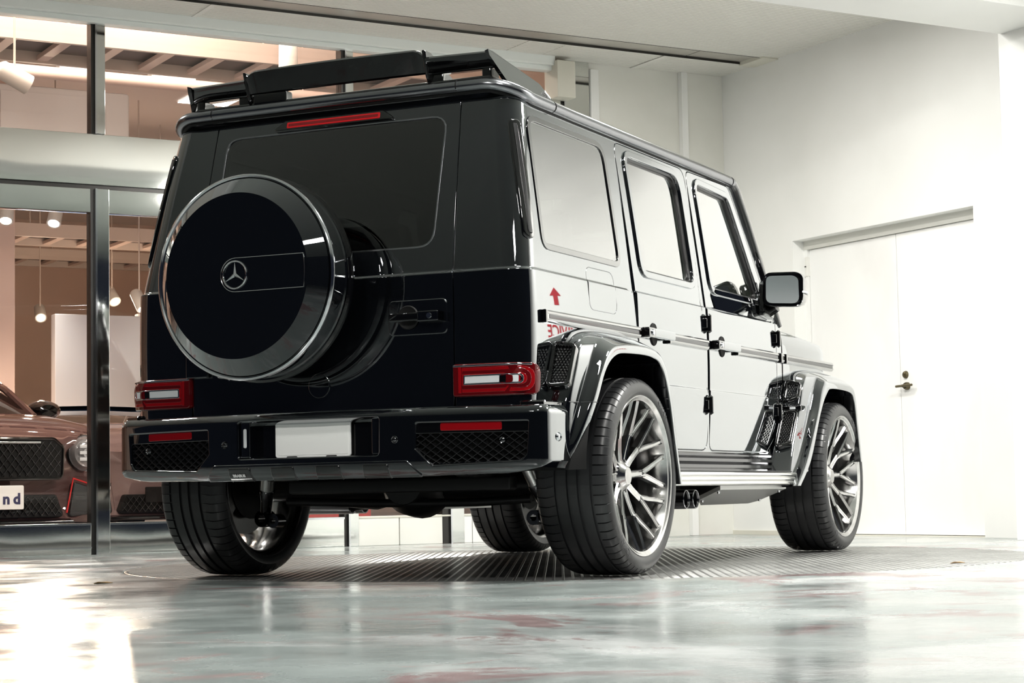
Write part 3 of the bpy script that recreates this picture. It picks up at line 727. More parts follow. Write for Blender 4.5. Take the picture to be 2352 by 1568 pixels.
# outlines (y, z)
QW = rpoly([(-.565, 1.258), (.214, 1.258), (.214, 1.775), (-.545, 1.775)], [.05, .06, .085, .07])
RD = rpoly([(.346, .90), (.40, .72), (.60, .516), (1.184, .516), (1.184, 1.806), (.346, 1.806)], [.02, .1, .1, .06, .06, .05])
RW = rpoly([(.452, 1.262), (1.085, 1.262), (1.085, 1.765), (.445, 1.765)], [.05, .06, .09, .05])
FD = rpoly([(1.216, .516), (2.05, .516), (2.215, .62), (2.215, 1.165), (1.812, 1.812), (1.216, 1.806)], [.05, .06, .05, .03, .06, .05])
FW = rpoly([(1.325, 1.262), (2.005, 1.262), (2.02, 1.30), (1.765, 1.752), (1.315, 1.765)], [.05, .03, .03, .07, .05])
FUEL = rpoly([(-.172, 1.053), (.107, 1.053), (.107, 1.22), (-.172, 1.22)], .04)
def grow(p, d): return inset(ccw(p), -d)
for sg in (1, -1):
    mr = sg < 0
    nm = lambda s: s
    # body side: corner post, quarter, sill, door pillars and screen pillar in one pressing
    bot = .50
    side = [wp(X=.589, z=.63), wp(X=.589, z=.9), wp(X=.589, z=1.16), wp(X=.586, z=1.3), wp(X=.558, z=1.868), wp(X=.70, z=1.868)]
    side = [(wrap_s(.63, X=.589), .63)] + ys([(-.62, .63), (-.56, .70), (-.46, .84), (-.30, .905), (.13, .905), (.30, .84), (.36, .66), (.40, bot), (2.10, bot), (2.12, .62), (2.30, .80), (2.30, 1.15), (2.16, 1.42), (1.93, 1.855)])
    a0 = wrap_s(1.862, X=.557)
    side += [(wrap_s(1.862, X=.70), 1.862), (a0, 1.862), (wrap_s(1.5, X=.573), 1.5), (wrap_s(1.18, X=.584), 1.18), (wrap_s(1.15, X=.588), 1.15), (wrap_s(.9, X=.589), .9)]
    hol = [ys(grow(QW, 0.0)), ys(grow(RD, .0085)), ys(grow(FD, .0085)), ys(grow(FUEL, .005))]
    panel('body_side', 'paint', suv, s_wrap, side, hol, 0, .03, .0025, .05, ROWS, hthick=.03, mir=mr)
    # dark inner frame behind the shut lines
    inn = ys([(.30, .56), (2.12, .56), (2.22, .9), (2.2, 1.2), (1.85, 1.83), (-.55, 1.83), (-.62, 1.2), (-.62, .92), (.30, .92)])
    panel('inner_frame', 'matte_black', suv, s_wrap, inn, [ys(grow(QW, .012)), ys(grow(RW, .012)), ys(grow(FW, .012))], -.028, .004, .0, .15, (), mir=mr)
    # quarter window
    panel('quarter_window', 'glass_side', suv, s_wrap, ys(inset(ccw(QW), .012)), (), -.002, .005, .002, .12, mir=mr)
    q = panel('window_seal', 'black_gloss', suv, s_wrap, ys(grow(QW, .004)), [ys(inset(ccw(QW), .016))], .004, .02, .003, .1, mir=mr)
    # rear door
    d = panel('rear_door', 'paint', suv, s_side, RD, [RW], 0, .03, .0025, .05, ROWS, mir=mr)
    panel('door_window', 'glass_side', d, s_side, grow(RW, .002), (), -.018, .005, .001, .12, mir=mr)
    panel('window_frame', 'paint', d, s_side, grow(RW, .022), [inset(ccw(RW), .0)], .009, .012, .004, .1, hthick=.026, mir=mr)
    panel('window_seal', 'seal', d, s_side, inset(ccw(RW), -.001), [inset(ccw(RW), .012)], -.006, .012, .002, .1, mir=mr)
    # front door
    fd = panel('front_door', 'paint', suv, s_side, FD, [FW], 0, .03, .0025, .05, ROWS, mir=mr)
    panel('door_window', 'glass_side', fd, s_side, grow(FW, .002), (), -.018, .005, .001, .12, mir=mr)
    panel('window_frame', 'paint', fd, s_side, grow(FW, .022), [inset(ccw(FW), .0)], .009, .012, .004, .1, hthick=.026, mir=mr)
    panel('window_seal', 'seal', fd, s_side, inset(ccw(FW), -.001), [inset(ccw(FW), .012)], -.006, .012, .002, .1, mir=mr)
    panel('fuel_flap', 'paint', suv, s_side, FUEL, (), 0.0, .02, .003, .04, ROWS, mir=mr)
    # air outlet strip on the rear corner post
    vb = [(-.596, 1.742), (-.636, 1.742), (-.694, 1.288), (-.650, 1.283)]
    vo = [(wrap_s(z, Y=y), z) for y, z in rpoly(vb, .025)]
    vt = panel('pillar_vent', 'black_gloss', suv, s_wrap, vo, (), .010, .02, .006, .03, mir=mr)
    panel('vent_insert', 'mesh_black', vt, s_wrap, inset(ccw(vo), .014), (), .0125, .004, .002, .03, mir=mr)
    # protective strips along the flanks
    def strip(name, y0, y1, par):
        g = G(); zc = .991
        prof = [(-.002, -.026), (.010, -.024), (.016, -.016), (.018, -.010), (.0145, -.009), (.0145, .009), (.018, .010), (.016, .018), (.010, .024), (-.002, .026)]
        rings = [[Vector((wz(zc)+a, y, zc+b)) for a, b in prof] for y in (y0, y0+.004, y1-.004, y1)]
        for r_ in (rings[0], rings[-1]):
            for i, p in enumerate(r_): p.z = zc+(p.z-zc)*.8; p.x -= .002
        g.loft(rings, True, (True, True))
        if mr: g.mirror()
        o = g.make(name, 'trim_grey', par, 30)
        g = G().box(wz(zc)+.010, wz(zc)+.0165, y0+.03, y1-.012, zc-.0085, zc+.0085, .002)
        if mr: g.mirror()
        g.make('strip_insert', 'dark_chrome', o)
        g = G().box(wz(zc), wz(zc)+.019, y0-.008, y0+.012, zc-.025, zc+.025, .004)
        if mr: g.mirror()
        g.make('strip_end', 'black_gloss', o)
    strip('side_strip', -.63, .33, suv); strip('side_strip', .67, 1.17, d); strip('side_strip', 1.575, 2.205, fd); strip('side_strip', 2.25, 2.30, suv); strip('side_strip', 2.335, 3.18, suv)
    # door handles: cup, pivot block, grip, push button
    for (par, y0) in ((d, .36), (fd, 1.235)):
        z = .996; x = wz(z)
        g = G(); g.lathe([(.003, .0), (.0035, .036), (.006, .044), (.001, .047)], 'X', 24); g.v = [Vector((p.x, p.y*.8, p.z*1.05)) for p in g.v]; g.xf(Matrix.Translation((x, y0+.15, z)))
        if mr: g.mirror()
        cup = g.make('handle_cup', 'pit_black', par)
        g = G().box(x, x+.042, y0, y0+.075, z-.022, z+.022, .008)
        if mr: g.mirror()
        hb_ = g.make('door_handle', 'black_gloss', par)
        g = G().box(x+.018, x+.044, y0+.06, y0+.31, z-.02, z+.02, .009).box(x-.002, x+.03, y0+.27, y0+.31, z-.018, z+.018, .006)
        if mr: g.mirror()
        g.make('handle_grip', 'paint', hb_)
        g = G().lathe([(0, .0), (.006, .0), (.006, .011), (0, .013)], 'X', 16, (x+.042, y0+.035, z))
        if mr: g.mirror()
        g.make('push_button', 'chrome', hb_)
    # exposed hinges
    for (par, y, zs) in ((d, 1.19, (1.056, .683)), (fd, 2.222, (1.051, .683))):
        for z in zs:
            g = G().tube([(wz(z)+.008, y-.006, z-.006), (wz(z)+.012, y-.004, z), (wz(z)+.012, y-.004, z+.07), (wz(z)+.008, y-.006, z+.076)], [.008, .0145, .0145, .008], 10)
            g.box(wz(z)-.004, wz(z)+.012, y-.03, y+.002, z+.012, z+.058, .004)
            if mr: g.mirror()
            g.make('hinge', 'black_gloss', par)
    # tail lamp wrapped round the corner
    lo = rpoly([(wrap_s(.7, X=.592), .698), (wrap_s(.7, X=.80), .698), (wrap_s(.7, X=.80)+.115, .70), (wrap_s(.8, X=.80)+.115, .806), (wrap_s(.8, X=.592), .808)], [.006, .0, .03, .03, .006])
    lamp = panel('tail_lamp', 'lamp_dark_red', suv, s_wrap, lo, (), .020, .045, .006, .03, mir=mr)
    s0 = wrap_s(.75, X=.592); s1 = wrap_s(.75, X=.80)+.115
    def lp(name, mat, a, b, z0, z1, r_, off, hole=None, th=.006):
        panel(name, mat, lamp, s_wrap, rpoly([(a, z0), (b, z0), (b, z1), (a, z1)], r_), [hole] if hole else (), off, th, .0015, .03, mir=mr)
    for i, m in ((0, 'lamp_red'), (1, 'lamp_dark_red'), (2, 'lamp_red')):
        a, b, z0, z1 = s0+.036, s1-.022-.014*i, .708+.0125*i, .798-.0125*i
        rr = [.004, .045-.011*i, .045-.011*i, .004]
        lp('lens_band', m, a, b, z0, z1, rr, .0215+.0012*i)
    lp('reflector_bar', 'lamp_red', s0+.022, s0+.031, .706, .80, .001, .0225)
    lp('lamp_surround', 'chrome', s0+.042, s1-.060, .736, .770, [.004, .016, .016, .004], .0255, rpoly([(s0+.045, .739), (s1-.063, .739), (s1-.063, .767), (s0+.045, .767)], [.003, .014, .014, .003]))
    lp('lens_white', 'lamp_white', s0+.047, s1-.075, .742, .764, .003, .0248)
    lp('lens_dark', 'black_gloss', s0+.044, s1-.064, .740, .766, .004, .0240)
    lp('lamp_top_edge', 'chrome', s0, s1-.03, .8045, .808, .001, .0225)
# tailgate
TG = [(-.579, .655), (.579, .655), (.580, 1.15), (.576, 1.18), (.565, 1.5), (.549, 1.862), (-.549, 1.862), (-.565, 1.5), (-.576, 1.18), (-.580, 1.15)]
TW = rpoly([(-.43, 1.268), (.49, 1.268), (.502, 1.788), (-.502, 1.788), (-.515, 1.268)], [.0, .07, .065, .065, .07])
tg = panel('tailgate', 'paint', suv, s_rear, TG, [TW], 0, .03, .0035, .05, ROWS)
panel('rear_window', 'glass_dark', tg, s_rear, inset(ccw(TW), .004), (), -.003, .006, .0015, .1)
panel('window_seal', 'rail_metal', tg, s_rear, grow(TW, .001), [inset(ccw(TW), .004)], .001, .01, .001, .1)
panel('tailgate_inner', 'matte_black', tg, s_rear, [(-.7, .66), (.7, .66), (.66, 1.84), (-.66, 1.84)], [inset(ccw(TW), -.01)], -.034, .004, 0, .3)
hm = rpoly([(-.272, 1.797), (.268, 1.797), (.222, 1.829), (-.222, 1.829)], [.004, .004, .012, .012])
bl = panel('high_brake_light', 'black_gloss', tg, s_rear, hm, (), .014, .02, .005, .05)
panel('brake_lens', 'brake_red', bl, s_rear, rpoly([(-.212, 1.802), (.209, 1.802), (.209, 1.822), (-.212, 1.822)], .003), (), .017, .006, .002, .1)
panel('brake_lens_core', 'lamp_red', bl, s_rear, rpoly([(-.205, 1.8065), (.202, 1.8065), (.202, 1.8165), (-.205, 1.8165)], .002), (), .0178, .004, .001, .1)
hp = rpoly([(.318, .937), (.556, .937), (.556, 1.062), (.318, 1.062)], .018)
h = panel('handle_plate', 'paint', tg, s_rear, hp, (), .006, .01, .004, .04)
g = G(); g.lathe([(.0, .0), (-.0005, .030), (-.006, .042), (-.001, .046)], 'Y', 28, (.40, yr(1.)-.006, 1.0)); g.make('handle_cup', 'pit_black', h)
yh = yr(1.)
g = G().box(.331, .475, yh-.042, yh-.022, .983, 1.016, .007).box(.331, .36, yh-.03, yh, .985, 1.012, .004); g.make('handle_bar', 'black_gloss', h)
g = G().box(.458, .548, yh-.048, yh, .978, 1.019, .006); hb_ = g.make('handle_block', 'dark_chrome', h)
g = G().lathe([(0, 0), (-.005, .0), (-.005, .010), (0, .012)], 'Y', 14, (.51, yh-.047, .999)); g.make('key_lock', 'chrome', hb_)
# round blanking cap and lower hinge bracket
def rear_ring(cx, cz, r, mat, name, par):
    c = [(cx+r*math.cos(2*PI*k/32), cz+r*math.sin(2*PI*k/32)) for k in range(32)]
    return panel(name, mat, par, s_rear, c, (), .004, .006, .0025, .02)
rear_ring(.005, .758, .045, 'paint', 'tow_cap', tg)
for z in (1.35, .86):
    g = G().box(-.60, -.50, yr(z)-.02, yr(z)+.002, z-.05, z+.05, .006); g.make('tailgate_hinge', 'paint', tg)
# ---------------------------------------------------------------- spare wheel cover on the tailgate
SX, SZ = -.146, 1.163
g = G().lathe([(-.80, .0), (-.80, .17), (-.85, .30), (-.865, .355), (-.885, .374), (-.92, .380), (-1.03, .383), (-1.048, .382)], 'Y', 96, (SX, 0, SZ)); sp = g.make('spare_wheel_cover', 'paint', suv, 50)
g = G().lathe([(-1.044, .380), (-1.048, .389), (-1.058, .3925), (-1.068, .390), (-1.072, .383), (-1.068, .377)], 'Y', 96, (SX, 0, SZ)); g.make('cover_ring', 'chrome', sp, 50)
g = G().lathe([(-1.062, .380), (-1.066, .374), (-1.072, .3735), (-1.0745, .371), (-1.118, .3205), (-1.1245, .313), (-1.1245, .0)], 'Y', 96, (SX, 0, SZ)); g.make('cover_face', 'paint', sp, 25)
def s_face(x, z): return Vector((x, -1.1245, z))
slot = [(SX+.302*math.cos(a), 1.165+.302*math.sin(a)) for a in np.linspace(-.205, .205, 8)]
slot = slot + [(SX-.0, 1.2275)] + [(SX+.0625*math.cos(a), 1.165+.0625*math.sin(a)) for a in np.linspace(PI/2, 3*PI/2, 16)]
em = panel('emblem_panel', 'paint', sp, s_face, slot, (), .003, .006, .002, .1)
lp_ = [s_face(p[0], p[1])+Vector((0, -.004, 0)) for p in grow(slot, .001)]
g = G().tube(lp_, .0013, 6, closed=True); g.make('panel_outline', 'trim_grey', em)
g = G().tube([(SX+.0515*math.cos(2*PI*k/48), -1.131, 1.165+.0515*math.sin(2*PI*k/48)) for k in range(48)], .0034, 8, closed=True); g.make('star_ring', 'chrome', em)
g = G(); c = Vector((SX, -1.139, 1.165)); back = Vector((SX, -1.129, 1.165)); vs = [c, back]
for k in range(3):
    a = PI/2+k*2*PI/3; vs.append(Vector((SX+.049*math.cos(a), -1.130, 1.165+.049*math.sin(a)))); b = a+PI/3; vs.append(Vector((SX+.0085*math.cos(b), -1.131, 1.165+.0085*math.sin(b))))
fs = []
for k in range(6): i, j = 2+k, 2+(k+1) % 6; fs += [(0, i, j), (1, j, i)]
g.add(vs, fs); g.make('star', 'chrome', em, 5)
g = G().tube([(SX-.14, -1.03, .795), (SX-.08, -1.05, .785), (SX+.04, -1.05, .778)], .007, 8); g.make('support_rod', 'chrome', sp)
g = G().lathe([(-.92, .39), (-.925, .3935), (-.94, .3935), (-.945, .384)], 'Y', 80, (SX, 0, SZ)); g.make('rear_band', 'black_gloss', sp, 50)
# ---------------------------------------------------------------- roof, gutter rail, screen, bonnet
def roof_ring(w_, y0, y1, r_, z, n_=8, front=.06):
    pts = [(w_, y0+r_, 0), (w_, y1-front, 0)]
    ring = []
    def arc(cx, cy, r, a0, a1):
        for k in range(n_+1): a = a0+(a1-a0)*k/n_; ring.append(Vector((cx+r*math.cos(a), cy+r*math.sin(a), z)))
    arc(w_-r_, y0+r_, r_, 0, -PI/2); arc(-(w_-r_), y0+r_, r_, -PI/2, -PI); arc(-(w_-front), y1-front, front, PI, PI/2); arc(w_-front, y1-front, front, PI/2, 0)
    return ring
rr = [roof_ring(.770, -.615, 1.93, .085, 1.845), roof_ring(.762, -.608, 1.925, .085, 1.872), roof_ring(.745, -.59, 1.91, .085, 1.895), roof_ring(.71, -.56, 1.88, .085, 1.914), roof_ring(.60, -.46, 1.78, .08, 1.932), roof_ring(.40, -.30, 1.6, .08, 1.942), roof_ring(.15, -.1, 1.4, .06, 1.945)]
g = G().loft(rr, True, (False, True)); g.make('roof', 'paint', suv, 60)
def rail_path():
    P = []
    for X in np.linspace(0, .66, 8): P.append(Vector((X, -.655+KX*(X/.8)**2, 1.890)))
    for k in range(1, 9):
        t = k/8; a = t*PI/2; P.append(Vector((.66+.132*math.sin(a), -.645+.15*(1-math.cos(a)), 1.890-.044*sstep(0, 1.15, t))))
    for y in (-.42, -.32): P.append(Vector((.793, y, 1.8465)))
    for y in (-.1, .4, .9, 1.4, 1.8): P.append(Vector((.792, y, 1.845)))
    P += [Vector((.790, 1.88, 1.842)), Vector((.794, 1.92, 1.815)), Vector((.815, 2.01, 1.66)), Vector((.842, 2.15, 1.42)), Vector((.868, 2.275, 1.20)), Vector((.873, 2.30, 1.155))]
    return P
rp = rail_path(); full = [Vector((-p.x, p.y, p.z)) for p in reversed(rp[1:])]+rp
nr = len(rp)
pil = rp[-6:]; core = rp[:-5]
full = [Vector((-p.x, p.y, p.z)) for p in reversed(core[1:])]+core
g = G().tube(full, [(.0215, .0235)]*len(full), 14); rl = g.make('gutter_rail', 'rail_metal', suv, 60)
for sg in (1, -1):
    g = G().tube([Vector((sg*p.x, p.y, p.z)) for p in pil], [(.0212, .0232)]*len(pil), 14); g.make('screen_pillar', 'black_gloss', suv, 60)
for (X, Y, Z, dx, dy) in ((.557, -.648, 1.890, 1, 0), (-.557, -.648, 1.890, 1, 0), (.793, -.30, 1.8465, 0, 1), (.791, 1.84, 1.844, 0, 1)):
    g = G().tube([(X-dx*.002, Y-dy*.002, Z), (X+dx*.002, Y+dy*.002, Z)], .0238, 14); g.make('rail_joint', 'matte_black', rl)
lowr = [p+Vector((-.012 if p.x > .7 else 0, .012, -.02)) for p in rp[:-5]]
g = G().tube([Vector((-p.x, p.y, p.z)) for p in reversed(lowr[1:])]+lowr, .012, 8); g.make('gutter_seal', 'matte_black', rl)
g = G().loft([[Vector((-.77, 1.945, 1.845)), Vector((0, 1.96, 1.90)), Vector((.77, 1.945, 1.845))], [Vector((-.86, 2.33, 1.15)), Vector((0, 2.38, 1.15)), Vector((.86, 2.33, 1.15))]], False)
ws = g.make('windscreen', 'glass_side', suv)
# front end: fenders, bonnet, grille panel
def front_ring(z, w_, yf, x_in):
    h = [(w_, 2.312), (w_, 2.7), (w_-.004, 3.0), (w_-.03, 3.14), (w_-.09, 3.24), (w_-.17, 3.30), (.45, yf), (0, yf+.02)]
    h = catmull([Vector((a, b, z)) for a, b in h], 3)
    return h
lv = [(.62, .875), (.80, .886), (.95, .888), (.99, .888), (1.06, .886), (1.10, .883), (1.125, .872), (1.138, .85)]
for sg in (1, -1):
    rings = []
    for (z, w_) in lv:
        r_ = front_ring(z, w_, 3.36 if z < 1.06 else 3.33-(z-1.06)*1.2, 0)
        dz = [0 if z < 1.05 else -(z-1.05)*max(0, (p.y-2.5))*.55 for p in r_]
        rings.append([Vector((p.x, p.y, p.z+q)) for p, q in zip(r_, dz)])
    # open the wheel arch in the lower rows: start only above the arch, nose and scuttle stay closed
    g = G(); rr_ = [[p for p in r if True] for r in rings]
    g.loft(rr_[1:], False)
    if sg < 0: g.mirror()
    g.make('front_fender', 'paint', suv, 50)
bon = []
for (y, z) in ((2.33, 1.150), (2.6, 1.143), (2.9, 1.118), (3.15, 1.085), (3.26, 1.05), (3.31, 1.0)):
    wv = .83 if y < 3 else .83-(y-3)*.7
    bon.append([Vector((x*wv, y, z+(.022*(1-abs(x)**2.2)) - (.03 if abs(x) == 1 else 0))) for x in (-1, -.93, -.7, -.66, -.6, -.3, 0, .3, .6, .66, .7, .93, 1)])
g = G().loft(bon, False); bo = g.make('bonnet', 'paint', suv, 50)
for sg in (1, -1):
    g = G(); g.lathe([(-.09, .0), (-.07, .03), (0, .045), (.07, .035), (.1, 0)], 'Y', 14); g.v = [Vector((p.x, p.y, p.z*.8)) for p in g.v]; g.xf(Matrix.Translation((sg*.77, 3.02, 1.105))); g.make('turn_indicator', 'lamp_white', suv)
g = G().box(-.72, .72, 3.2, 3.42, .5, .98, .03); fg = g.make('front_panel', 'black_gloss', suv)
for k in range(9): g = G().box(-.42+k*.1, -.40+k*.1, 3.415, 3.45, .62, .93, .004); g.make('grille_bar', 'dark_chrome', fg)
g = G().box(-.92, .92, 3.3, 3.5, .38, .62, .05); g.make('front_bumper', 'paint', suv)
# scuttle between door and fender
for sg in (1, -1):
    g = G().box(.80, .8775, 2.225, 2.308, .55, 1.148, .004)
    if sg < 0: g.mirror()
    g.make('scuttle_panel', 'paint', suv)
# ---------------------------------------------------------------- rear bumper
def bump_plan():
    P = []
    for X in np.linspace(0, .915, 24): P.append((X, -.88+.131*X*X))
    c = [(.915, -.7703), (.938, -.760), (.951, -.738), (.957, -.70), (.964, -.63), (.971, -.56), (.975, -.52)]
    P += [(p.x, p.y) for p in catmull([Vector((a, b, 0)) for a, b in c], 4)[1:]]
    return np.array(P)
BP = bump_plan(); BL = np.concatenate([[0], np.cumsum(np.hypot(*np.diff(BP, axis=0).T))])
def bump_u(X): return math.copysign(float(np.interp(abs(X), BP[:, 0], BL)), X)
def gz(z):
    if z > .62: t = min(.04, z-.62); return .045-math.sqrt(max(0, .045**2-t*t))
    if z < .455: t = min(.05, .455-z); return .055-math.sqrt(max(0, .055**2-t*t))
    return 0
def s_bump(u, z):
    a = abs(u)
    if a <= BL[-1]: x = float(np.interp(a, BL, BP[:, 0])); y = float(np.interp(a, BL, BP[:, 1]))
    else:
        t = (BP[-1]-BP[-2])/np.hypot(*(BP[-1]-BP[-2])); q = BP[-1]+t*(a-BL[-1]); x, y = q
    e = .02; x2, y2 = float(np.interp(min(a+e, BL[-1]), BL, BP[:, 0])), float(np.interp(min(a+e, BL[-1]), BL, BP[:, 1])); x1, y1 = float(np.interp(max(a-e, 0), BL, BP[:, 0])), float(np.interp(max(a-e, 0), BL, BP[:, 1]))
    tx, ty = x2-x1, y2-y1; l = math.hypot(tx, ty) or 1; nx, ny = ty/l, -tx/l      # outward
    g_ = gz(z); x -= nx*g_; y -= ny*g_
    return Vector((math.copysign(x, u) if u else x, y, z))
UE = BL[-1]
def bx(pts): return [(bump_u(x), z) for x, z in pts]
BO = [(-UE, .455), (-bump_u(.955), .45), (-bump_u(.93), .43), (-bump_u(.85), .413), (-bump_u(.80), .408), (-bump_u(.5), .405), (bump_u(.5), .405), (bump_u(.80), .408), (bump_u(.85), .413), (bump_u(.93), .43), (bump_u(.955), .45), (UE, .455), (UE, .655), (-UE, .655)]
REC = bx(rpoly([(-.316, .478), (.316, .478), (.318, .634), (-.318, .634)], .02))
def grl(sg): return bx(rpoly([(sg*.456, .605), (sg*.893, .602), (sg*.884, .475), (sg*.862, .448), (sg*.522, .434), (sg*.452, .503)], [.012, .012, .02, .02, .008, .012]))
bmp = panel('rear_bumper', 'paint', suv, s_bump, BO, [REC, grl(1), grl(-1)], 0, .13, .006, .04, (.46, .445, .43, .42, .412, .63, .64, .65, .62), hthick=.055)
def s_rec(x, z): return Vector((x, -.806, z))
panel('plate_recess', 'black_gloss', bmp, s_rec, rpoly([(-.33, .465), (.33, .465), (.33, .65), (-.33, .65)], .01), (), 0, .01, .002, .3)
g = G().box(-.305, -.262, -.858, -.80, .485, .628, .008); pb = g.make('recess_block', 'paint', bmp)
g = G().box(-.290, -.276, -.864, -.85, .525, .60, .006); g.make('plate_lamp', 'lamp_white', pb)
g = G().box(.27, .306, -.85, -.80, .485, .628, .008); g.make('recess_block', 'paint', bmp)
g = G().prism(rpoly([(-.1665, .4855), (.1665, .4855), (.1665, .6535), (-.1665, .6535)], .011), 'Y', -.826, -.816, .0015); npl = g.make('number_plate', 'plate_white', suv)
g = G().prism(rpoly([(-.158, .493), (.158, .493), (.158, .646), (-.158, .646)], .008), 'Y', -.8275, -.825, .001); g.make('plate_field', 'plate_white', npl)
for x, r_ in ((-.112, .010), (.103, .006)):
    g = G().lathe([(-.834, 0), (-.834, r_*.7), (-.831, r_), (-.826, r_)], 'Y', 18, (x, 0, .630)); g.make('plate_screw', 'ink_black', npl)
for x in (-.09, .085):
    g = G().box(x-.022, x+.022, -.834, -.81, .478, .490, .003); g.make('plate_clip', 'matte_black', npl)
def s_in(u, z): return s_bump(u, z)
for sg in (1, -1):
    G_ = grl(sg); up = bx([(sg*.44, .558), (sg*.91, .558), (sg*.91, .62), (sg*.44, .62)])
    panel('grille_backing', 'matte_black', bmp, s_bump, grow(G_, .012), (), -.055, .004, 0, .1)
    band = bx(rpoly([(sg*.450, .562), (sg*.893, .560), (sg*.896, .606), (sg*.453, .607)], .004)); bd = panel('reflector_band', 'black_gloss', bmp, s_bump, band, (), -.012, .02, .003, .05)
    panel('rear_reflector', 'lamp_red', bd, s_bump, bx(rpoly([(sg*.555, .570), (sg*.785, .568), (sg*.785, .594), (sg*.555, .595)], .005)), (), -.009, .008, .002, .05)
    mp_ = bx([(sg*.456, .559), (sg*.893, .557), (sg*.884, .475), (sg*.862, .448), (sg*.522, .434), (sg*.452, .503)])
    g = lattice(G(), s_bump, ccw(mp_), .0235, .0065, .014, -.014, (.62, -.62)); g.make('grille_mesh', 'mesh_black', bmp)
    for (x, z, off) in ((sg*.376, .540, 0), (sg*.79, .528, -.012)):
        u = bump_u(x); c = s_bump(u, z); nn = snorm(s_bump, u, z)
        if nn.y > 0: nn = -nn
        q = nn.to_track_quat('Z', 'Y').to_matrix().to_4x4(); q.translation = c+nn*off
        g = G(); g.lathe([(.0, .0), (.003, .0), (.003, .007), (.0015, .009), (.0045, .012), (.0, .0145)], 'Z', 20); g.xf(q); so_ = g.make('parking_sensor', 'dark_chrome', bmp)
    c = Vector((.960*sg, -.672, .537)); q = Vector((sg*.99, -.1, 0)).to_track_quat('Z', 'Y').to_matrix().to_4x4(); q.translation = c
    g = G(); g.lathe([(.004, .0), (.004, .008), (.003, .010), (.007, .013), (.0, .017)], 'Z', 20); g.xf(q); g.make('parking_sensor', 'chrome', bmp)
# lower skid strip with four raised pads
skd = bx(rpoly([(-.475, .404), (.475, .404), (.425, .458), (-.425, .458)], [.004, .004, .012, .012]))
sk = panel('skid_strip', 'paint', bmp, s_bump, skd, (), .007, .012, .004, .05, (.41, .42, .43, .44, .45))
for x in (-.30, -.10, .10, .30):
    pd = panel('skid_pad', 'black_gloss', sk, s_bump, bx(rpoly([(x-.052, .402), (x+.052, .402), (x+.047, .447), (x-.047, .447)], .004)), (), .0125, .008, .004, .03, (.41, .42, .43, .44))
    if x == -.30:
        u = bump_u(x); c = s_bump(u, .425); nn = snorm(s_bump, u, .425); nn = nn if nn.y < 0 else -nn
        t_ = Vector((-nn.y, nn.x, 0)).normalized()
        text_obj('lettering', 'BRABUS', .0165, 'text_white', pd, c+nn*.0155+Vector((0, 0, -.002)), t_, nn.cross(t_)*-1 if nn.cross(t_).z < 0 else nn.cross(t_), .0006, .0006)
# ---------------------------------------------------------------- wheel arch flares
XL = 1.042
r1 = [(-.552, .418, .952), (-.540, .512, .998), (-.477, .668, 1.035), (-.399, .792), (-.30, .852), (-.17, .868), (.093, .867), (.202, .826), (.271, .71), (.322, .534), (.375, .358)]
r2 = [(-.590, .422, .952), (-.583, .515, .995), (-.520, .667, 1.035), (-.444, .785), (-.345, .872), (-.21, .899), (.11, .899), (.232, .850), (.303, .715), (.352, .534), (.405, .358)]
r3 = [(-.615, .424, .935), (-.590, .52, .966), (-.528, .668, .985), (-.455, .79, .992), (-.375, .895, .995), (-.225, .932, .995), (.11, .928, .995), (.258, .872, 1.0), (.327, .72, 1.004), (.372, .535, 1.004), (.42, .358, 1.004)]
r3b = [(-.625, .424, .928), (-.600, .52, .960), (-.597, .668, .972), (-.545, .80, .980), (-.475, .900, .972), (-.265, .953, .945), (.13, .948, .945), (.29, .886, .96), (.35, .72, .97), (.39, .535, .97), (.43, .358, .97)]
r4 = [(-.66, .43, .87), (-.66, .53, .87), (-.605, .67, .884), (-.560, .80, .884), (-.475, .915, .884), (-.285, .968, .884), (.16, .962, .884), (.335, .90, .884), (.385, .72, .884), (.41, .535, .884), (.44, .358, .88)]
f1 = [(2.06, .345), (2.251, .476), (2.444, .717), (2.569, .818), (2.669, .845), (2.99, .840), (3.075, .800), (3.12, .662), (3.17, .47)]
f2 = [(2.0, .345), (2.182, .473), (2.378, .69), (2.515, .850), (2.64, .884), (3.01, .880), (3.11, .830), (3.158, .67), (3.21, .47)]
f3 = [(2.03, .345, .995), (2.205, .49, .993), (2.385, .70, .993), (2.505, .872, .993), (2.63, .912, .995), (3.02, .912, .995), (3.15, .860, 1.0), (3.20, .68, 1.0), (3.25, .47, 1.0)]
f3b = [(2.02, .345, .98), (2.155, .50, .972), (2.285, .70, .972), (2.372, .872, .978), (2.60, .935, .945), (3.02, .930, .945), (3.17, .87, .95), (3.22, .69, .96), (3.27, .47, .96)]
f4 = [(2.01, .345, .87), (2.125, .50, .882), (2.275, .70, .884), (2.385, .885, .884), (2.56, .948, .884), (2.98, .94, .884), (3.19, .88, .88), (3.24, .69, .88), (3.29, .47, .88)]
def flare(name, c, xs, mr, cut=None):
    N_ = 8
    cc = [catmull([Vector(((p[2] if len(p) > 2 else XL)+x if x > -.05 else .80, p[0], p[1])) for p in k], N_) for k, x in zip([c[0], c[0], c[0], c[1], c[2], c[3], c[4], c[4]], (-1, -.012, 0, 0, 0, 0, 0, -.025))]
    rows = []
    for i in range(len(cc[0])):
        rows.append(round_path([q[i] for q in cc], .016, 4))
    g = G().loft(rows, False)
    if mr: g.mirror()
    return g.make(name, 'paint', suv, 55)
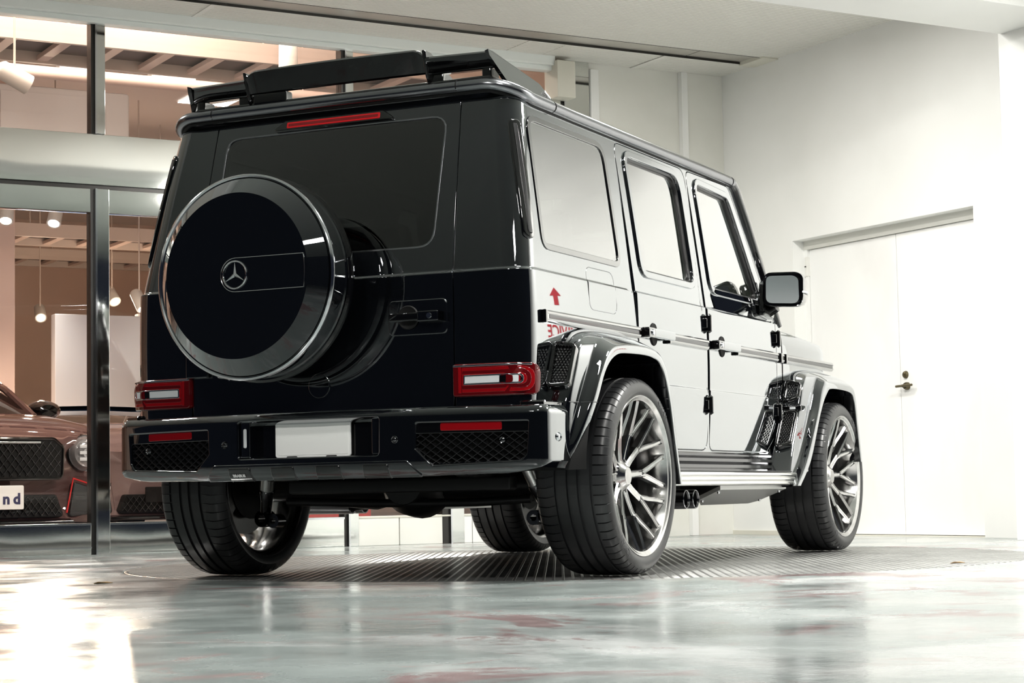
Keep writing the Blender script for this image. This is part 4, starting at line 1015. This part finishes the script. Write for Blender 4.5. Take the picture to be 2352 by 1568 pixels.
def vent(par, corners, mat_frame, mr, cols, rws, push=.012, fw=.006, name='flare_vent'):
    P = [Vector(p) for p in corners]; o = sum(P, Vector())/len(P)
    nn = Vector()
    for i in range(len(P)): nn += (P[i]-o).cross(P[(i+1) % len(P)]-o)
    nn.normalize()
    if nn.y > 0: nn = -nn
    ex = (Vector((1, 0, 0))-nn*nn.x).normalized(); ez = nn.cross(ex); ez = -ez if ez.z < 0 else ez
    p2 = [((p-o).dot(ex), (p-o).dot(ez)) for p in P]
    def sf(u, v): return o+nn*push+ex*u+ez*v
    ol = rpoly(p2, .012)
    if snorm(sf, 0, 0).dot(nn) < 0: fl_ = -1
    else: fl_ = 1
    fr_ = panel(name, mat_frame, par, sf, grow(ol, fw), [ol], .014, .035, .005, .06, hthick=.03, flip=fl_, mir=mr)
    panel('vent_backing', 'matte_black', fr_, sf, grow(ol, .002), (), -.012, .004, 0, .1, flip=fl_, mir=mr)
    g = G(); u0, u1 = min(p[0] for p in p2), max(p[0] for p in p2); v0, v1 = min(p[1] for p in p2), max(p[1] for p in p2)
    io = inset(ccw(ol), .006)
    g = lattice(g, (lambda u, v: sf(u, v)) if fl_ > 0 else (lambda u, v: sf(u, v)), io, .0125, .0042, .008*fl_, -.002*fl_, (1.05, -1.05), mir=mr)
    g.make('vent_mesh', 'mesh_black', fr_)
    g = G()
    k = 0
    for v in np.arange(v0+.006, v1, .0108):
        k += 1
        for u in np.arange(u0+.005+(.0062 if k % 2 else 0), u1, .0125):
            if inside(u, v, io):
                c_ = sf(u, v)+nn*-.004; s_ = .0034
                g.add([c_+nn*.004, c_+ex*s_, c_+ez*s_, c_-ex*s_, c_-ez*s_], [(0, 1, 2), (0, 2, 3), (0, 3, 4), (0, 4, 1)])
    if mr: g.mirror()
    st_ = g.make('vent_studs', 'alu_bright', fr_, 5); st_['kind'] = 'stuff'
    return fr_
def arch_liner(c, mr):
    g = G(); p = catmull([Vector((0, a, b)) for a, b in c], 3)
    o = inset([(q.y, q.z) for q in p], 0)
    ym = sum(q.y for q in p)/len(p); zm = .45
    rows = []
    for q in p:
        dv = Vector((0, q.y-ym, q.z-zm)).normalized()*.03
        rows.append([Vector((x, q.y+dv.y*k, q.z+dv.z*k)) for x, k in ((1.02, .2), (.98, 1.2), (.80, 1.2), (.62, 1.)) ])
    g.loft(rows, False)
    g.add([(.615, min(q.y for q in p)-.02, .47), (.615, max(q.y for q in p)+.02, .47), (.615, max(q.y for q in p)+.02, .92), (.615, min(q.y for q in p)-.02, .92)], [(0, 1, 2, 3)])
    if mr: g.mirror()
    return g.make('wheel_well_liner', 'matte_black', suv, 50)
for sg in (1, -1):
    mr = sg < 0
    fl1 = flare('rear_wheel_flare', (r1, r2, r3, r3b, r4), None, mr)
    vent(fl1, [(.893, -.522, .885), (.966, -.512, .872), (.964, -.586, .730), (.893, -.590, .724)], 'black_gloss', mr, 8, 10)
    arch_liner([p[:2] for p in r1], mr)
    # split line and ledge between flare and bumper
    g = G().tube([(.972, -.598, .668), (.986, -.529, .668), (1.036, -.521, .6675), (1.036, -.478, .668)], .0018, 6)
    if mr: g.mirror()
    g.make('split_line', 'rubber', fl1)  # thin dark tube drawn along the seam
    g = G().prism(rpoly([(.85, -.77), (.93, -.735), (.945, -.62), (.955, -.58), (.88, -.50), (.80, -.60)], .01), 'Z', .645, .672, .006)
    if mr: g.mirror()
    g.make('flare_ledge', 'black_gloss', fl1)
    fl2 = flare('front_wheel_flare', (f1, f2, f3, f3b, f4), None, mr)
    v1_ = vent(fl2, [(.894, 2.372, .868), (.962, 2.362, .850), (.960, 2.332, .792), (.894, 2.318, .770)], 'black_gloss', mr, 8, 6)
    vent(fl2, [(.894, 2.278, .708), (.957, 2.285, .704), (.955, 2.180, .550), (.894, 2.150, .532)], 'black_gloss', mr, 8, 8)
    g = G().box(.885, .984, 2.288, 2.42, .722, .751, .006)
    if mr: g.mirror()
    b_ = g.make('vent_bar', 'black_gloss', fl2)
    g = G().box(.925, .955, 2.284, 2.29, .731, .742, .002)
    if mr: g.mirror()
    g.make('bar_badge', 'lamp_white', b_)
    arch_liner(f1, mr)
    # entry light pod at the foot of the front flare
    g = G().box(.886, 1.005, 2.19, 2.32, .412, .476, .008)
    if mr: g.mirror()
    pod = g.make('light_pod', 'paint', suv)
    for x in (.918, .967):
        g = G().lathe([(-.002, .0), (-.006, .0), (-.006, .013), (-.0035, .016), (-.010, .0195), (-.0, .0225)], 'Y', 24, (x, 2.19, .444))
        if mr: g.mirror()
        pl_ = g.make('pod_ring', 'chrome', pod)
        g = G().lathe([(-.0075, .0), (-.0075, .007), (-.006, .008)], 'Y', 16, (x, 2.19, .444))
        if mr: g.mirror()
        g.make('pod_lens', 'lamp_white', pl_)
    # running board with three round ribs, stepped sill above
    pr_ = [(.86, .415), (.985, .414), (1.0, .411)]
    for zc in (.401, .380, .361): 
        for a in np.linspace(PI/2.3, -PI/2.3, 6): pr_.append((1.0+.011*math.cos(a), zc+.0105*math.sin(a)))
    pr_ += [(.99, .352), (.86, .352)]
    def sweep(prof, y0, y1, skew=0.):
        return G().loft([[Vector((x, y0, z)) for x, z in prof], [Vector((x, y1+skew*(x-.9), z)) for x, z in prof]], True, (True, True))
    g = sweep(pr_, .395, 2.10)
    if mr: g.mirror()
    rbd = g.make('running_board', 'board_metal', suv, 30)
    g = G().box(.90, .998, .40, 2.06, .4135, .418, .002)
    if mr: g.mirror()
    g.make('tread_mat', 'rubber', rbd)
    pr2 = [(.84, .505), (.872, .505), (.878, .497), (.878, .488), (.870, .482), (.884, .476), (.886, .462), (.874, .455), (.888, .448), (.890, .434), (.876, .428), (.876, .415), (.84, .415)]
    g = sweep(pr2, .39, 2.14)
    if mr: g.mirror()
    g.make('stepped_sill', 'dark_chrome', suv, 25)
    # side exhaust: heat shield and twin tips
    g = G(); sh = [(.955, 1.115), (.955, 2.09), (.76, 2.24), (.72, 2.20), (.72, 1.50), (.80, 1.25)]
    top = [Vector((x, y, .351-.30*(.955-x))) for x, y in sh]; bt = [Vector((x, y, .332-.30*(.955-x))) for x, y in sh]
    g.loft([top, bt], True, (True, True))
    if mr: g.mirror()
    hs_ = g.make('heat_shield', 'alu', suv, 20)
    for (x, y) in ((.93, 1.16), (.93, 2.05), (.80, 1.30), (.79, 2.17)):
        g = G().lathe([(.322-.30*(.955-x), .0), (.322-.30*(.955-x), .006), (.332-.30*(.955-x), .008)], 'Z', 10, (x, y, 0))
        if mr: g.mirror()
        g.make('shield_bolt', 'chrome', hs_)
    for y in (.685, .802):
        g = G().lathe([(.945, .0325), (.952, .036), (.952, .040), (.945, .0415), (.70, .0415), (.70, .036), (.94, .0345)], 'X', 32, (0, y, .294))
        if mr: g.mirror()
        ex_ = g.make('exhaust_tip', 'dark_chrome', suv, 50)
        g = G().lathe([(.70, .0), (.70, .036), (.946, .0335)], 'X', 24, (0, y, .294))
        if mr: g.mirror()
        g.make('tip_bore', 'matte_black', ex_)
        g = G().lathe([(.950, .0355), (.9535, .038), (.950, .0405)], 'X', 32, (0, y, .294))
        if mr: g.mirror()
        g.make('tip_rim', 'chrome', ex_)
    g = G().tube([(.80, .685, .294), (.66, .72, .31), (.55, .95, .33), (.50, 1.4, .34)], .04, 12).tube([(.80, .802, .294), (.70, .83, .31), (.58, 1.1, .33), (.52, 1.5, .34)], .038, 12).box(.36, .70, 1.3, 2.3, .29, .42, .04)
    if mr: g.mirror()
    g.make('silencer', 'chassis', suv)
    # shock absorber with eye mount behind each rear wheel
    a, b = Vector((sg*.58, -.22, .52)), Vector((sg*.665, -.12, .265)); m_ = a.lerp(b, .62)
    g = G().tube([a, m_], .030, 16); g.make('shock_absorber', 'alu_bright', suv)
    g = G().tube([m_-(b-a)*.03, m_, m_+(b-a)*.12, b], [.034, .036, .03, .026], 16).lathe([(-.03, .018), (-.03, .036), (.03, .036), (.03, .018)], 'Y', 20, (b.x, b.y, b.z-.02), closed=True).lathe([(-.03, .014), (-.03, .030), (.03, .030), (.03, .014)], 'Y', 20, (b.x-sg*.055, b.y, b.z-.03), closed=True); g.make('shock_mount', 'dark_chrome', suv)
    # front
    # door mirror
    mc = Vector((sg*1.0, 2.03, 1.305)); rings = []
    for (dy, kx, kz) in ((-.035, .93, .93), (-.045, .985, .985), (-.03, 1., 1.), (.02, .97, .97), (.08, .82, .85), (.13, .5, .55), (.145, .2, .25)):
        ol = rpoly([(-.098, -.078), (.094, -.085), (.098, .07), (.07, .092), (-.085, .092)], [.045, .05, .045, .05, .04], 4)
        rings.append([mc+Vector((sg*p[0]*kx, dy+.035*(p[0]/.1), p[1]*kz)) for p in ol])
    g = G().loft(rings, True, (True, True)); mi = g.make('door_mirror', 'black_gloss', suv, 40)
    ol = rpoly([(-.078, -.062), (.078, -.068), (.082, .055), (.06, .072), (-.068, .072)], [.03, .035, .035, .04, .03], 4)
    g = G().loft([[mc+Vector((sg*p[0], -.030+.035*(p[0]/.1), p[1])) for p in ol], [mc+Vector((sg*p[0]*.98, -.060+.035*(p[0]/.1)-.16*p[1], p[1]*.98)) for p in ol]], True, (True, True)); g.make('mirror_glass', 'chrome', mi, 30)
    g = G().tube([mc+Vector((-sg*.06, .04, -.07)), mc+Vector((-sg*.10, .05, -.09)), Vector((sg*.89, 2.09, 1.225))], [(.02, .028), (.022, .03), (.024, .034)], 12)
    g.add([], []); g.make('mirror_arm', 'black_gloss', mi)
    g = G().prism(rpoly([(1.985, 1.19), (2.135, 1.175), (2.16, 1.22), (2.06, 1.37), (2.02, 1.36)], .02), 'X', .868, .905, .008)
    if mr: g.mirror()
    g.make('mirror_foot', 'black_gloss', mi)
    g = G().tube([mc+Vector((sg*.098, -.02, -.01)), mc+Vector((sg*.104, .02, -.012)), mc+Vector((sg*.085, .09, -.014))], .006, 8); g.make('mirror_indicator', 'lamp_white', mi)
# ---------------------------------------------------------------- roof spoiler
spo = empty('roof_spoiler'); spo.parent = suv
def wing(x0, x1, zt, zb, name, nx=12, cam_=.0):
    rings = []
    for i in range(nx+1):
        x = x0+(x1-x0)*i/nx; c_ = -cam_*(x*x)
        if cam_ > .015: c_ -= .022*max(0, (abs(x)-.36)/.045)**2
        pf = [(-.652, zt-.004), (-.645, zt+.004), (-.63, zt+.006), (-.55, zt-.004), (-.475, zt-.022), (-.465, zt-.030), (-.49, zt-.038), (-.56, zb+.022), (-.600, zb+.004), (-.612, zb), (-.622, zb+.006)]
        rings.append([Vector((x, y+.02*(x/.7)**2, z+c_*min(1, max(0, (z-zb)/(zt-zb))))) for y, z in pf])
    g = G().loft(rings, True, (True, True)); return g.make(name, 'black_gloss', spo, 30)
wing(-.405, .405, 2.054, 1.962, 'centre_wing', 40, .02); wing(-.69, -.415, 2.020, 1.958, 'side_wing', 8, .01); wing(.415, .69, 2.020, 1.958, 'side_wing', 8, .01)
for sg in (1, -1):
    g = G().prism([(-.652, 2.048), (-.60, 2.05), (-.40, 1.975), (-.30, 1.93), (-.50, 1.915), (-.60, 1.915), (-.622, 1.955)], 'X', sg*.402, sg*.418, .004); g.make('wing_fence', 'black_gloss', spo)
    # sloping end plate that runs forward into the gutter
    o_ = [Vector((sg*.688, -.648, 2.022)), Vector((sg*.694, -.62, 2.018)), Vector((sg*.742, -.30, 1.945)), Vector((sg*.752, -.165, 1.885)), Vector((sg*.757, -.19, 1.872)), Vector((sg*.748, -.44, 1.885)), Vector((sg*.722, -.56, 1.915)), Vector((sg*.69, -.64, 2.000))]
    i_ = [p+Vector((-sg*.016, .004, -.004)) for p in o_]
    g = G().loft([o_, i_], True, (True, True)); ep = g.make('end_plate', 'black_gloss', spo, 25)
    if sg > 0:
        xd = Vector((.01, .135, -.06)).normalized()
        text_obj('lettering', 'BRABUS', .014, 'text_white', ep, (.7535, -.245, 1.905), xd, Vector((-.25, .35, .9)), .0004, .0004)
    g = G().box(sg*.44-.03, sg*.44+.03, -.60, -.57, 1.90, 1.965, .008); g.make('wing_leg', 'black_gloss', spo)
    g = G().box(sg*.655-.02, sg*.655+.02, -.60, -.52, 1.885, 1.965, .008); g.make('wing_leg', 'black_gloss', spo)
g = G().box(-.395, -.235, -.61, -.56, 1.9, 1.968, .008); g.make('wing_leg', 'black_gloss', spo)
g = G().box(-.68, .68, -.605, -.50, 1.885, 1.934, .012); g.make('wing_base', 'black_gloss', spo)
# ---------------------------------------------------------------- underbody
g = G().box(-.60, .60, -.72, 3.3, .44, .56, .03).box(-.86, .86, .44, 2.40, .46, .55, .02); g.make('floor_pan', 'chassis', suv)
g = G().box(-.47, .56, -.25, -.18, .345, .402, .012); g.make('rear_crossmember', 'chassis', suv)
g = G().tube([(-.72, 0, .37), (.72, 0, .37)], .055, 16).lathe([(-.16, .0), (-.15, .09), (-.08, .135), (.02, .15), (.1, .12), (.14, .06), (.15, 0)], 'Y', 24, (.02, .0, .385)); g.make('rear_axle', 'chassis', suv)
g = G().tube([(-.72, 2.89, .37), (.72, 2.89, .37)], .05, 16).lathe([(-.12, .0), (-.11, .08), (-.03, .12), (.08, .1), (.12, 0)], 'Y', 24, (.15, 2.89, .37)); g.make('front_axle', 'chassis', suv)
for sg in (1, -1):
    g = G().box(sg*.44-.05, sg*.44+.05, -.42, 3.35, .40, .50, .02); g.make('frame_rail', 'chassis', suv)
    g = G().tube([(sg*.5, .05, .33), (sg*.47, .5, .30), (sg*.45, 1.1, .38)], .03, 10); g.make('trailing_arm', 'chassis', suv)
g = G().tube([(-.55, -.12, .315), (-.2, -.13, .305), (.05, -.13, .30), (.35, -.12, .30), (.58, -.1, .31)], .018, 10); g.make('anti_roll_bar', 'chassis', suv)
g = G().box(-.4, .3, .35, .9, .33, .45, .04); g.make('rear_muffler', 'chassis', suv)
g = G().tube([(-.52, -.62, .47), (.55, -.62, .47)], .06, 14); g.make('cross_tube', 'chassis', suv)
# ---------------------------------------------------------------- cabin
g = G().box(-.80, .80, -.6, 2.3, .55, .62, .01); g.make('cabin_floor', 'leather', suv)
g = G().box(-.74, .74, -.55, 1.85, 1.835, 1.845, .002); g.make('headliner', 'headliner', suv)
def seat(x, y, w_):
    g = G().box(x-w_/2, x+w_/2, y, y+.5, .75, .95, .05); s_ = g.make('seat', 'leather', suv)
    g = G().box(-w_/2, w_/2, -.07, .07, 0, .62, .05); g.xf(Matrix.Translation((x, y+.02, .90)) @ Matrix.Rotation(.2, 4, 'X')); g.make('backrest', 'leather', s_)
    g = G().box(-.13, .13, -.045, .045, .64, .82, .035); g.xf(Matrix.Translation((x, y+.02, .90)) @ Matrix.Rotation(.2, 4, 'X')); g.make('headrest', 'leather', s_)
for x in (-.38, .38): seat(x, 1.15, .5); seat(x, .25, .56)
g = G().prism(rpoly([(2.28, .75), (2.30, 1.17), (2.05, 1.19), (1.88, 1.12), (1.90, .9), (2.0, .75)], .04), 'X', -.80, .80, .02); da = g.make('dashboard', 'leather', suv)
q = Matrix.Translation((.38, 1.80, 1.10)) @ Matrix.Rotation(-.42, 4, 'X')
g = G().tube([q @ Vector((.185*math.cos(2*PI*k/36), 0, .185*math.sin(2*PI*k/36))) for k in range(36)], .017, 10, closed=True); sw = g.make('steering_wheel', 'leather', suv)
g = G().tube([q @ Vector((-.18, 0, 0)), q @ Vector((.18, 0, 0))], .016, 8).tube([q @ Vector((0, 0, 0)), q @ Vector((0, 0, -.18))], .016, 8).tube([q @ Vector((0, 0, 0)), Vector((.38, 2.05, .98))], .03, 10); g.make('wheel_spokes', 'trim_grey', sw)
g = G().box(.15, .62, 1.99, 2.12, 1.16, 1.25, .03); g.make('instrument_hood', 'leather', da)
# ---------------------------------------------------------------- wheels (local: x outwards, origin at hub, outer tyre face near x = 0)
def make_wheel(sg):
    wst = empty('wheel'); wst.parent = suv
    m = lambda g: g if sg > 0 else g.mirror()
    TW_, RO = .315, .392
    # tyre: ribs, grooves, shoulder blocks
    prof = [(-.012, .316), (-.004, .322), (.002, .335), (.003, .352), (-.004, .368), (-.012, .378), (-.022, .3855), (-.034, .389), (-.058, .3905), (-.060, .383), (-.068, .383), (-.070, .391), (-.108, .392), (-.110, .383), (-.121, .383), (-.123, .392), (-.152, .3922), (-.154, .383), (-.165, .383), (-.167, .392), (-.205, .392), (-.207, .383), (-.216, .383), (-.218, .391), (-.255, .3895), (-.275, .386), (-.292, .378), (-.306, .362), (-.312, .345), (-.308, .325), (-.300, .314), (-.296, .305)]
    rings = []; NP = 64
    for k in range(NP):
        for (f, cut) in ((0, 0), (.86, 0), (.88, 1), (.98, 1)):
            a = 2*PI*(k+f)/NP; ring = []
            for i, (h, r) in enumerate(prof):
                rr = r
                if cut and (5 <= i <= 8 or 24 <= i <= 27): rr = r-(.0045 if i in (5, 27) else .007)
                sk = .0 if i < 9 else (.02 if i > 23 else 0)
                ring.append(Vector((h, rr*math.cos(a+sk), rr*math.sin(a+sk))))
            rings.append(ring)
    ty = m(G().loft(rings, False, loop=True)).make('tyre', 'rubber', wst, 30)
    # raised sidewall lettering
    def arc_text(body, size, r, a_mid, name):
        v, f = text_geo(body, size, .0006, 0); out = []
        for p in v:
            a = a_mid-sg*0-(p.x/r); rr = r+p.y; h = .0035-(.004 if rr > .352 else 0)*((rr-.352)/.012)
            if sg > 0: out.append(Vector((h+p.z, rr*math.cos(a), rr*math.sin(a))))
            else: out.append(Vector((-h-p.z, -rr*math.cos(a), rr*math.sin(a))))
        obj(name, out, f, 'tyre_text', ty, smooth=False)
    # seen from outside on the right side, forward (+y) is to the right
    arc_text('ADVAN', .034, .337, math.radians(52), 'sidewall_lettering'); arc_text('ADVAN', .034, .337, math.radians(232), 'sidewall_lettering')
    # rim barrel and flange
    rim = [(-.014, .300), (-.010, .309), (-.004, .314), (-.003, .319), (-.008, .322), (-.016, .318), (-.022, .308), (-.05, .297), (-.16, .285), (-.27, .292), (-.288, .305), (-.296, .316), (-.299, .310), (-.290, .296), (-.27, .284), (-.16, .276), (-.06, .288), (-.024, .297)]
    rb2 = m(G().lathe(rim, 'X', 72, closed=True)).make('rim', 'rim_metal', wst, 40)
    m(G().lathe([(-.0245, .297), (-.0235, .3005), (-.0145, .3005)], 'X', 72)).make('rim_step', 'chrome', wst, 40)
    # ten forked spokes, concave towards the hub
    def bar(g, pts, wd, dp):
        rings = []
        for i, (x, y, z) in enumerate(pts):
            t = Vector(pts[min(i+1, len(pts)-1)])-Vector(pts[max(i-1, 0)]); t.x = 0; t.normalize(); nrm = Vector((0, -t.z, t.y)); c = Vector((x, y, z)); w_ = wd[i]; d_ = dp[i]
            rings.append([c+nrm*w_*.5+Vector((-d_, 0, 0)), c+nrm*w_*.5+Vector((-.005, 0, 0)), c+nrm*w_*.34, c+nrm*w_*.2+Vector((-.0045, 0, 0)), c-nrm*w_*.2+Vector((-.0045, 0, 0)), c-nrm*w_*.34, c-nrm*w_*.5+Vector((-.005, 0, 0)), c-nrm*w_*.5+Vector((-d_, 0, 0))])
        return g.loft(rings, True, (True, True))
    def pol(x, r, a): return (x, r*math.cos(a), r*math.sin(a))
    sm = None
    for k in range(10):
        if sm is None:
            g = G(); bar(g, [pol(-.088, .052, 0), pol(-.083, .10, 0), pol(-.074, .15, 0), pol(-.064, .182, 0)], [.036, .032, .030, .035], [.035, .038, .038, .036])
            for s2 in (-1, 1):
                bar(g, [pol(-.066, .168, s2*.03), pol(-.055, .20, s2*.085), pol(-.035, .252, s2*.165), pol(-.016, .3145, s2*.215)], [.023, .024, .021, .024], [.034, .034, .03, .022])
            o = m(g).make('spoke', 'rim_metal', wst, 25); sm = o.data
        else:
            o = bpy.data.objects.new('spoke', sm); COL.objects.link(o); o.parent = wst
        o.rotation_euler = (2*PI*k/10+.06, 0, 0)
    hc = m(G().lathe([(-.13, .0), (-.13, .075), (-.095, .072), (-.085, .055), (-.076, .045), (-.070, .040), (-.066, .034), (-.066, .0)], 'X', 36)).make('hub_cap', 'rim_metal', wst, 30)
    for k in range(5):
        a = 2*PI*k/5; m(G().lathe([(-.084, 0), (-.084, .008), (-.10, .010)], 'X', 8, (0, .060*math.cos(a), .060*math.sin(a)))).make('wheel_bolt', 'dark_chrome', hc)
    m(G().lathe([(-.155, .06), (-.155, .215), (-.185, .215), (-.185, .06)], 'X', 48, closed=True)).make('brake_disc', 'disc_metal', wst, 30)
    cp = [(.205*math.cos(a), .205*math.sin(a)) for a in np.linspace(2.5, 3.9, 10)]; ci = [(.135*math.cos(a), .135*math.sin(a)) for a in np.linspace(3.9, 2.5, 10)]
    m(G().prism(cp+ci, 'X', -.21, -.125, .006)).make('brake_caliper', 'caliper', wst)
    m(G().lathe([(-.20, .0), (-.20, .13), (-.215, .15), (-.215, .05), (-.30, .05)], 'X', 30)).make('backing_plate', 'matte_black', wst)
    return wst
wr_ = make_wheel(1); wl_ = make_wheel(-1)
def dup(root, loc):
    r = root.copy(); COL.objects.link(r); r.location = loc; r.parent = suv
    for ch in list(root.children):
        c = ch.copy(); COL.objects.link(c); c.parent = r
        for gch in ch.children: d2 = gch.copy(); COL.objects.link(d2); d2.parent = c
    return r
WX = 1.028
wr_.location = (WX, 0, .3935); wl_.location = (-WX, 0, .3935)
dup(wr_, (WX, 2.89, .3935)); dup(wl_, (-WX, 2.89, .3935))
# ---------------------------------------------------------------- leaves
leaf(-1.02, -.78, .075, .4, 'curled tan leaf on the damp floor behind the left rear tyre'); leaf(-2.26, -1.0, .06, 1.2, 'small brown leaf on the pale floor near the shop front post'); leaf(2.0, 1.15, .06, .3, 'small dry leaf on the turntable beside the right side of the car')
